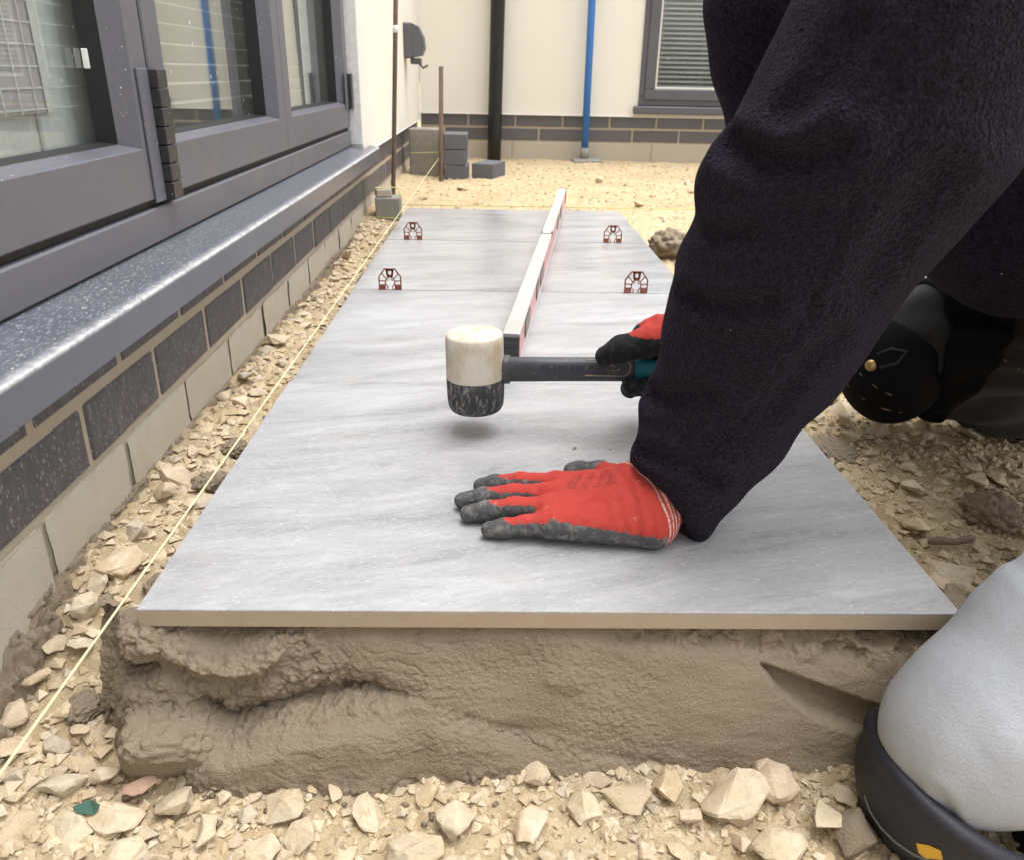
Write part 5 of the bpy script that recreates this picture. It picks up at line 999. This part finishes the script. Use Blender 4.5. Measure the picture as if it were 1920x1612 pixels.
for pts, w_, dp in (((( 1292, 556), (1330, 572), (1385, 578), (1440, 566)), .009, .010), (((1206, 846), (1240, 858), (1290, 872), (1345, 905)), .008, .008), (((1372, 275), (1430, 300), (1500, 305), (1570, 285)), .011, .010), (((1290, 430), (1340, 448), (1410, 440)), .009, .007), (((1222, 742), (1270, 750), (1330, 735)), .009, .008), (((1560, 640), (1500, 690), (1440, 770)), .012, .006), (((1760, 330), (1690, 420), (1620, 540)), .014, .006), (((1700, 60), (1665, 170), (1630, 290), (1590, 400), (1550, 500), (1500, 610), (1440, 720), (1380, 800), (1330, 860)), .0035, .0045), (((1600, 60), (1540, 150), (1480, 215)), .012, .007)):
    L_ = [q for q in (trace(f_jacket0, u, v) for u, v in pts) if q is not None]
    if len(L_) > 1: GRO.append((L_, w_, dp))
soft('jacket', f_jacket, (0.42, -0.2, 0.16), (1.42, 0.6, 1.16), 0.005, MT['fleece'], 2, slack=0.06)
# sleeve seam
sm = []
for u, v in ((1700, 60), (1665, 170), (1630, 290), (1590, 400), (1550, 500), (1500, 610), (1440, 720), (1380, 800), (1330, 860)):
    q = trace(f_jacket, u, v)
    if q is not None: sm.append(q)
m = MB(); m.tube(sm, 0.0016, 6); child(m.build('sleeve_seam', MT['fleece'], None, True), person)

# head (above the picture) and neck
def f_head(p):
    d = np.linalg.norm((p - (0.70, 0.26, 1.17)) / np.array([0.105, 0.078, 0.115]), axis=-1); d = (d - 1) * 0.085
    d = smin(d, cone(p, (0.64, 0.26, 1.10), (0.655, 0.26, 1.13), .05, .05), 0.04); d = smin(d, cone(p, (0.60, 0.26, 1.155), (0.592, 0.26, 1.135), .012, .016), 0.012); d = smin(d, cone(p, (0.60, 0.26, 1.10), (0.60, 0.26, 1.10), .022, .022), 0.02)
    for s in (-1, 1):
        d = smin(d, cone(p, (0.715, 0.26 + s * 0.08, 1.155), (0.712, 0.26 + s * 0.083, 1.18), .014, .016), 0.008); e = np.linalg.norm(p - np.array((0.603, 0.26 + s * 0.03, 1.175)), axis=-1) - 0.014; d = -smin(-d, e, 0.008)
    return smin(d, cone(p, (0.72, 0.26, 1.08), (0.82, 0.26, 1.0), .055, .062), 0.03)
soft('head', f_head, (0.55, 0.12, 0.96), (0.92, 0.40, 1.32), 0.004, MT['skin'])
soft('hair', lambda p: np.maximum((np.linalg.norm((p - (0.715, 0.26, 1.185)) / np.array([0.108, 0.086, 0.112]), axis=-1) - 1) * 0.085 + 0.004 * fbm(p * 60, 2, 3), 1.165 + (0.70 - p[..., 0]) * 0.9 - p[..., 2]), (0.58, 0.14, 1.0), (0.86, 0.38, 1.33), 0.004, MT['hair'])
for s in (-1, 1): m = MB(); V, Fc = lathe([(0.001, -0.011), (0.008, -0.008), (0.011, 0), (0.008, 0.008), (0.001, 0.011)], 14); m.add([(v[0] + 0.614, v[1] + 0.26 + s * 0.03, v[2] + 1.175) for v in V], Fc); child(m.build('eye', MT['slat'], None, True), person)

# trousers: near leg light grey, far leg black
NL = [PX(1818, 1384, -.105, 146), PX(1872, 1338, -.10, 158), PX(2010, 1228, -.085, 182), PX(2240, 1060, -.03, 205), (np.array([1.18, 0.2, 0.5]), 0.15)]
NC = [PX(1812, 1388, -.105, 128), (np.array([0.99, -0.10, 0.085]), 0.062), (np.array([1.20, -0.02, 0.08]), 0.05)]
NCR = [[(PX(1912, 1515, -.165), 0), (PX(1890, 1465, -.16), 0), (PX(1885, 1400, -.16), 0)], [(PX(1830, 1525, -.165), 0), (PX(1870, 1500, -.165), 0), (PX(1925, 1470, -.165), 0)], [(PX(1790, 1535, -.16), 0), (PX(1760, 1490, -.16), 0)]]
def f_near(p):
    d = smin(chain(p, NL, 0.02), chain(p, NC, 0.02), 0.03); c_ = d + 0.0018 * fbm(p * 16, 2, 91) + 0.0028 * np.sin(p[..., 2] * 150 + p[..., 0] * 120 + 4 * fbm(p * 11, 2, 92)) * sst(0.76, 0.86, p[..., 0])
    for L_ in NCR: c_ = c_ + 0.005 * np.exp(-(chain(p, L_, 0.002) / 0.005) ** 2) - 0.0025 * np.exp(-((chain(p, L_, 0.002) - 0.010) / 0.006) ** 2)
    return c_
o = soft('trouser_leg', f_near, (0.6, -0.32, -0.02), (1.36, 0.4, 0.66), 0.005, MT['grey_cloth'], 2, slack=0.05); o['label'] = 'light grey trouser leg of the near knee'
FL = [PX(1680, 665, .60, 78), PX(1760, 640, .58, 102), PX(1900, 610, .55, 130), PX(2080, 560, .47, 165), (np.array([1.2, 0.36, 0.5]), 0.15)]
FC = [PX(1680, 690, .60, 70), PX(1850, 730, .60, 72), PX(2050, 800, .62, 70), PX(2300, 860, .64, 60)]
def f_far(p): return smin(chain(p, FL, 0.02), chain(p, FC, 0.02), 0.02) + 0.004 * fbm(p * 13, 2, 93) + 0.004 * np.sin(p[..., 2] * 90 - p[..., 0] * 40 + 5 * fbm(p * 8, 2, 94))
o = soft('trouser_leg', f_far, (0.80, 0.12, 0.05), (1.75, 0.82, 0.70), 0.006, MT['jean'], 2, slack=0.06); o['label'] = 'black denim trouser leg of the far knee'
def stitch(pts, f, r=0.0011, dash=True):
    P = [q for q in (trace(f, u, v) for u, v in pts) if q is not None]; out = MB()
    for i in range(len(P) - 1):
        n = max(1, int(np.linalg.norm(P[i + 1] - P[i]) / 0.008))
        for k in range(n):
            a_ = P[i] + (P[i + 1] - P[i]) * k / n; b_ = P[i] + (P[i + 1] - P[i]) * (k + (0.62 if dash else 1.0)) / n; out.tube([a_, b_], r, 5)
    return out
s1 = stitch([(1725, 500), (1760, 503), (1800, 505), (1850, 512), (1915, 522), (1980, 530)], f_far); s2 = stitch([(1812, 632), (1840, 650), (1880, 674), (1918, 695), (1960, 715)], f_far, 0.002)
for s_ in (s1, s2):
    if s_.v: q = child(s_.build('stitching', MT['thread'], None, True), person); q['kind'] = 'stuff'
# boots behind the frame
for (a_, b_, c_) in (((1.24, -0.02, 0.06), (1.36, 0.0, 0.05), (1.38, 0.02, 0.14)), ((1.62, 0.64, 0.17), (1.74, 0.64, 0.15), (1.75, 0.64, 0.24))):
    soft('boot', lambda p: smin(cone(p, a_, b_, .05, .045), cone(p, b_, c_, .045, .04), 0.03), tuple(np.minimum(np.minimum(a_, b_), c_) - 0.07), tuple(np.maximum(np.maximum(a_, b_), c_) + 0.07), 0.006, MT['padblack'])

# knee pads
K2, kr = PX(1796, 1470, -.105, 178); kn = 0.40 * RT + 0.80 * UP - 0.30 * FWD; kn = kn / np.linalg.norm(kn)
def f_pad(p):
    q = p - K2; e = np.linalg.norm(q * np.array([1, 0.95, 1]), axis=-1); d = np.abs(e - kr + 0.007) - 0.0065; h_ = q @ kn; d = np.maximum(d, h_ - 0.001); rim = np.sqrt((np.sqrt(np.maximum(e ** 2 - h_ ** 2, 0)) - kr + 0.006) ** 2 + h_ ** 2) - 0.0095; return smin(d, rim, 0.004)
pad = soft('knee_pad', f_pad, K2 - 0.1, K2 + 0.1, 0.0022, MT['pad'], 1, slack=0.006)
def strap(f, c, n_, w, t_, lo, hi, name, mat, par, h=0.0035):
    c = np.asarray(c); n_ = np.asarray(n_) / np.linalg.norm(n_)
    o = soft(name, lambda p: np.maximum(np.abs(f(p) - t_ * 0.5) - t_ * 0.5, np.abs((p - c) @ n_) - w), lo, hi, h, mat, 1, None, None, 0.01); o.parent = par; return o
def patch(f, pts, th, mat, name, par):
    P = [trace(f, u, v) for u, v in pts]
    if any(q is None for q in P): return
    c = np.mean(P, 0); view = (CAM - c) / np.linalg.norm(CAM - c); V = [q + view * th for q in P] + [q - view * th for q in P]; n = len(P); m = MB(); m.add(V, [tuple(range(n))[::-1], tuple(range(n, 2 * n))] + [(k, (k + 1) % n, n + (k + 1) % n, n + k) for k in range(n)]); o = child(m.build(name, mat), person); o.parent = par; return o
patch(f_pad, [(1718, 1580), (1742, 1584), (1764, 1594), (1768, 1611), (1735, 1608), (1722, 1598)], 0.002, MT['yellow'], 'yellow_tab', pad)
rim = [trace(f_pad, u, v) for u, v in ((1622, 1490), (1632, 1520), (1652, 1550), (1680, 1578), (1712, 1600), (1745, 1612))]; rim = [q for q in rim if q is not None]
if len(rim) > 2: m = MB(); m.tube(rim, 0.0018, 6); q = child(m.build('piping', MT['thread'], None, True), person); q.parent = pad
KF, kfr = PX(1672, 680, .585, 100); kfn = 0.55 * RT + 0.60 * UP; kfn = kfn / np.linalg.norm(kfn)
def f_pad2(p):
    q = p - KF; e = np.linalg.norm(q * np.array([1.08, 0.9, 0.86]), axis=-1); d = np.abs(e - kfr + 0.006) - 0.006; return np.maximum(d, q @ kfn - 0.025)
pad2 = soft('knee_pad', f_pad2, KF - 0.13, KF + 0.13, 0.004, MT['padblack'], 1, slack=0.01)
strap(f_far, PX(1750, 670, .58), RT, 0.032, 0.008, (0.85, 0.35, 0.08), (1.35, 0.8, 0.5), 'strap', MT['padblack'], pad2, 0.005)
rv = trace(f_pad2, 1634, 686)
if rv is not None:
    vw = Vector(tuple(CAM - rv)).normalized(); m = MB(); m.add(*lathe([(0.0005, 0.0055), (0.006, 0.005), (0.0085, 0.003), (0.0095, 0.0), (0.0095, -0.004)][::-1], 20)); o = m.build('rivet', MT['brass'], None, True, tuple(rv), vw.to_track_quat('Z', 'Y').to_euler()); child(o, person); o.parent = pad2
for pts in (((1590, 722), (1620, 748), (1660, 768), (1692, 774)), ((1612, 700), (1640, 724), (1672, 742))):
    P = [q for q in (trace(f_pad2, u, v) for u, v in pts) if q is not None]
    if len(P) > 1: m = MB(); m.tube(P, 0.0016, 6); q = child(m.build('piping', MT['bark'] if pts[0][0] == 1590 else MT['thread'], None, True), person); q.parent = pad2
for pts in (((1645, 665), (1672, 655), (1700, 660), (1682, 682), (1650, 690)),):
    P = [q for q in (trace(f_pad2, u, v) for u, v in pts) if q is not None]
    if len(P) > 1: m = MB(); m.tube(P, 0.003, 6); q = child(m.build('buckle_cord', MT['pad'], None, True), person); q.parent = pad2
